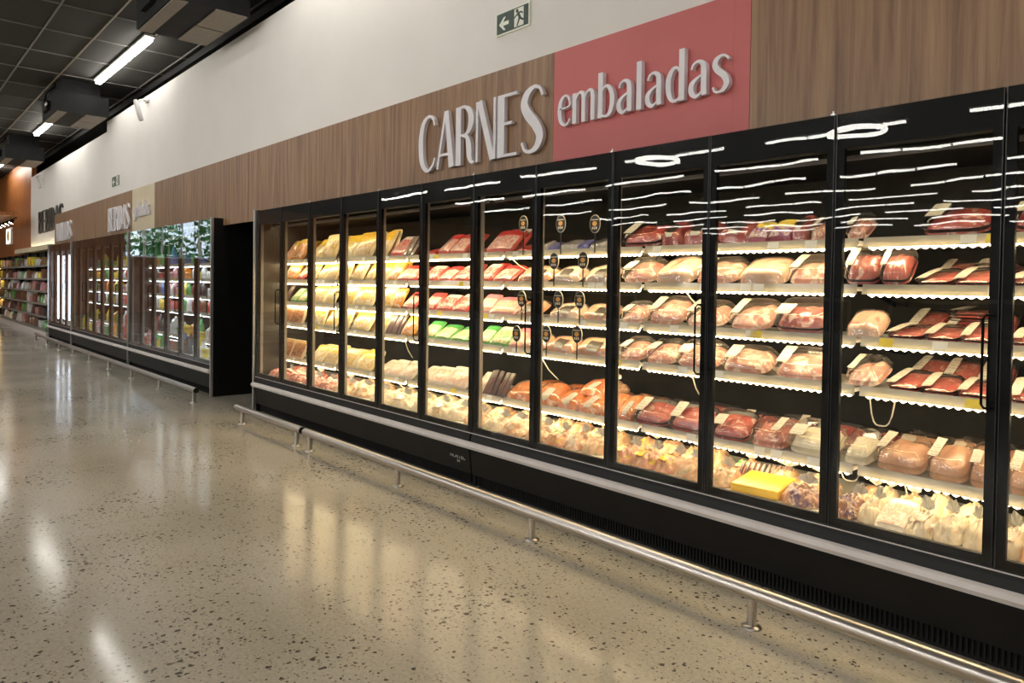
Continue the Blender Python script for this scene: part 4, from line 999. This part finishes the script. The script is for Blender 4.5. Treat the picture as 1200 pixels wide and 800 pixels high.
for x0, x1, lv, nm in ((-27.5, -19.85, RL, 'long far rack'), (-32.4, -27.9, RL[1:], 'yellow-lit rack')):
    n = int((x1-x0)/.42)
    for li, z in enumerate(lv):
        for q in range(n):
            x = x0+(x1-x0)*(q+.5)/n; c = drnd.choice(('brown', 'white', 'dark', 'brown', 'dark', 'brown', 'yellow', 'pink', 'green', 'white') if nm[0] == 'l' else ('yellow', 'orange', 'white', 'brown'))
            if drnd.random() < .5: o = link('carton_box', BOXM[c]); cat = 'box'
            else: o = link('sack', SACK[c]); cat = 'bag'
            o.location = (x, 3.215, z+.001); o.scale = (1.25, 1, drnd.uniform(.8, 1.25))
            tag(o, '%s %s, %s, %s shelf from top, %s from left' % (c, cat, nm, ORD[len(lv)-li], ORD[q+1]), cat, 'goods on the '+nm)
# lit wall sign, hanging soffit with spotlights
ls = tag(empty('lit_sign', (-28.4, 3.44, 2.5)), 'small glowing sign on the orange wall', 'sign')
MB().box(-.5, .5, -.06, -.002, 0, .55).build('case_frame', M['white_plastic'], ls); MB().box(-.46, .46, -.066, -.06, .04, .51).build('lit_face', M['lit_sign'], ls)
MB().extr([(.25*math.cos(a*.5236), .28+.17*math.sin(a*.5236)) for a in range(12)], -.070, -.066).build('emblem', M['yellow_tag'], ls)
sf = tag(empty('hanging_soffit', (-24.6, 2.75, 3.0)), 'hanging soffit with a row of spotlights at far left', 'soffit')
MB().box(-4, 1.2, -2.6, .25, .1, .2).build('board', M['wood_orange'], sf)
MB().box(-4, 1.2, .2, .23, .03, .06).build('track', M['black_case'], sf)
MB().box(-3, -2.97, -.5, -.47, .2, 1.9).box(1, 1.03, -.5, -.47, .2, 1.9).build('hanger', M['black_case'], sf)
for k in range(6):
    h = MB().lathe([(.03, 0), (.05, -.02), (.06, -.12)], 10).build('spot_head', M['black_case'], sf); h.location = (-3.2+k*.75, .22, .05); h.rotation_euler = (R(-25), 0, 0)
    MB().lathe([(.05, -.126), (.05, -.118)], 10).build('spot_lamp', M['spot_led'], h)

# ------------------------------------------------------------------ freezer islands across the aisle (mirrored in the doors)
for k in range(4):
    r = tag(empty('chest_freezer', (-15+4.2*k, -5.2, 0)), '%s chest freezer mirrored in the meat doors' % ORD[k+1], 'freezer', 'chest freezers')
    MB().box(-1.9, 1.9, -.6, .6, .1, .75).box(-1.8, 1.8, -.5, .5, 0, .1).build('body', M['freezer'], r)
    MB().box(-1.88, 1.88, .60, .62, .70, .78).build('rim', M['silver'], r)
    MB().box(-1.8, 1.8, -.03, .03, 1.25, 1.31).build('top_bar', M['silver'], r)
    for xx in (-1.8, 0, 1.8): MB().box(xx-.02, xx+.02, -.02, .02, .75, 1.27).build('post', M['silver'], r)
    for q in range(4): MB().box(-1.8+.92*q, -1.0+.92*q, -.5, .5, .75, .80).build('lid', M['acrylic'], r)
print('objects', len(bpy.data.objects))
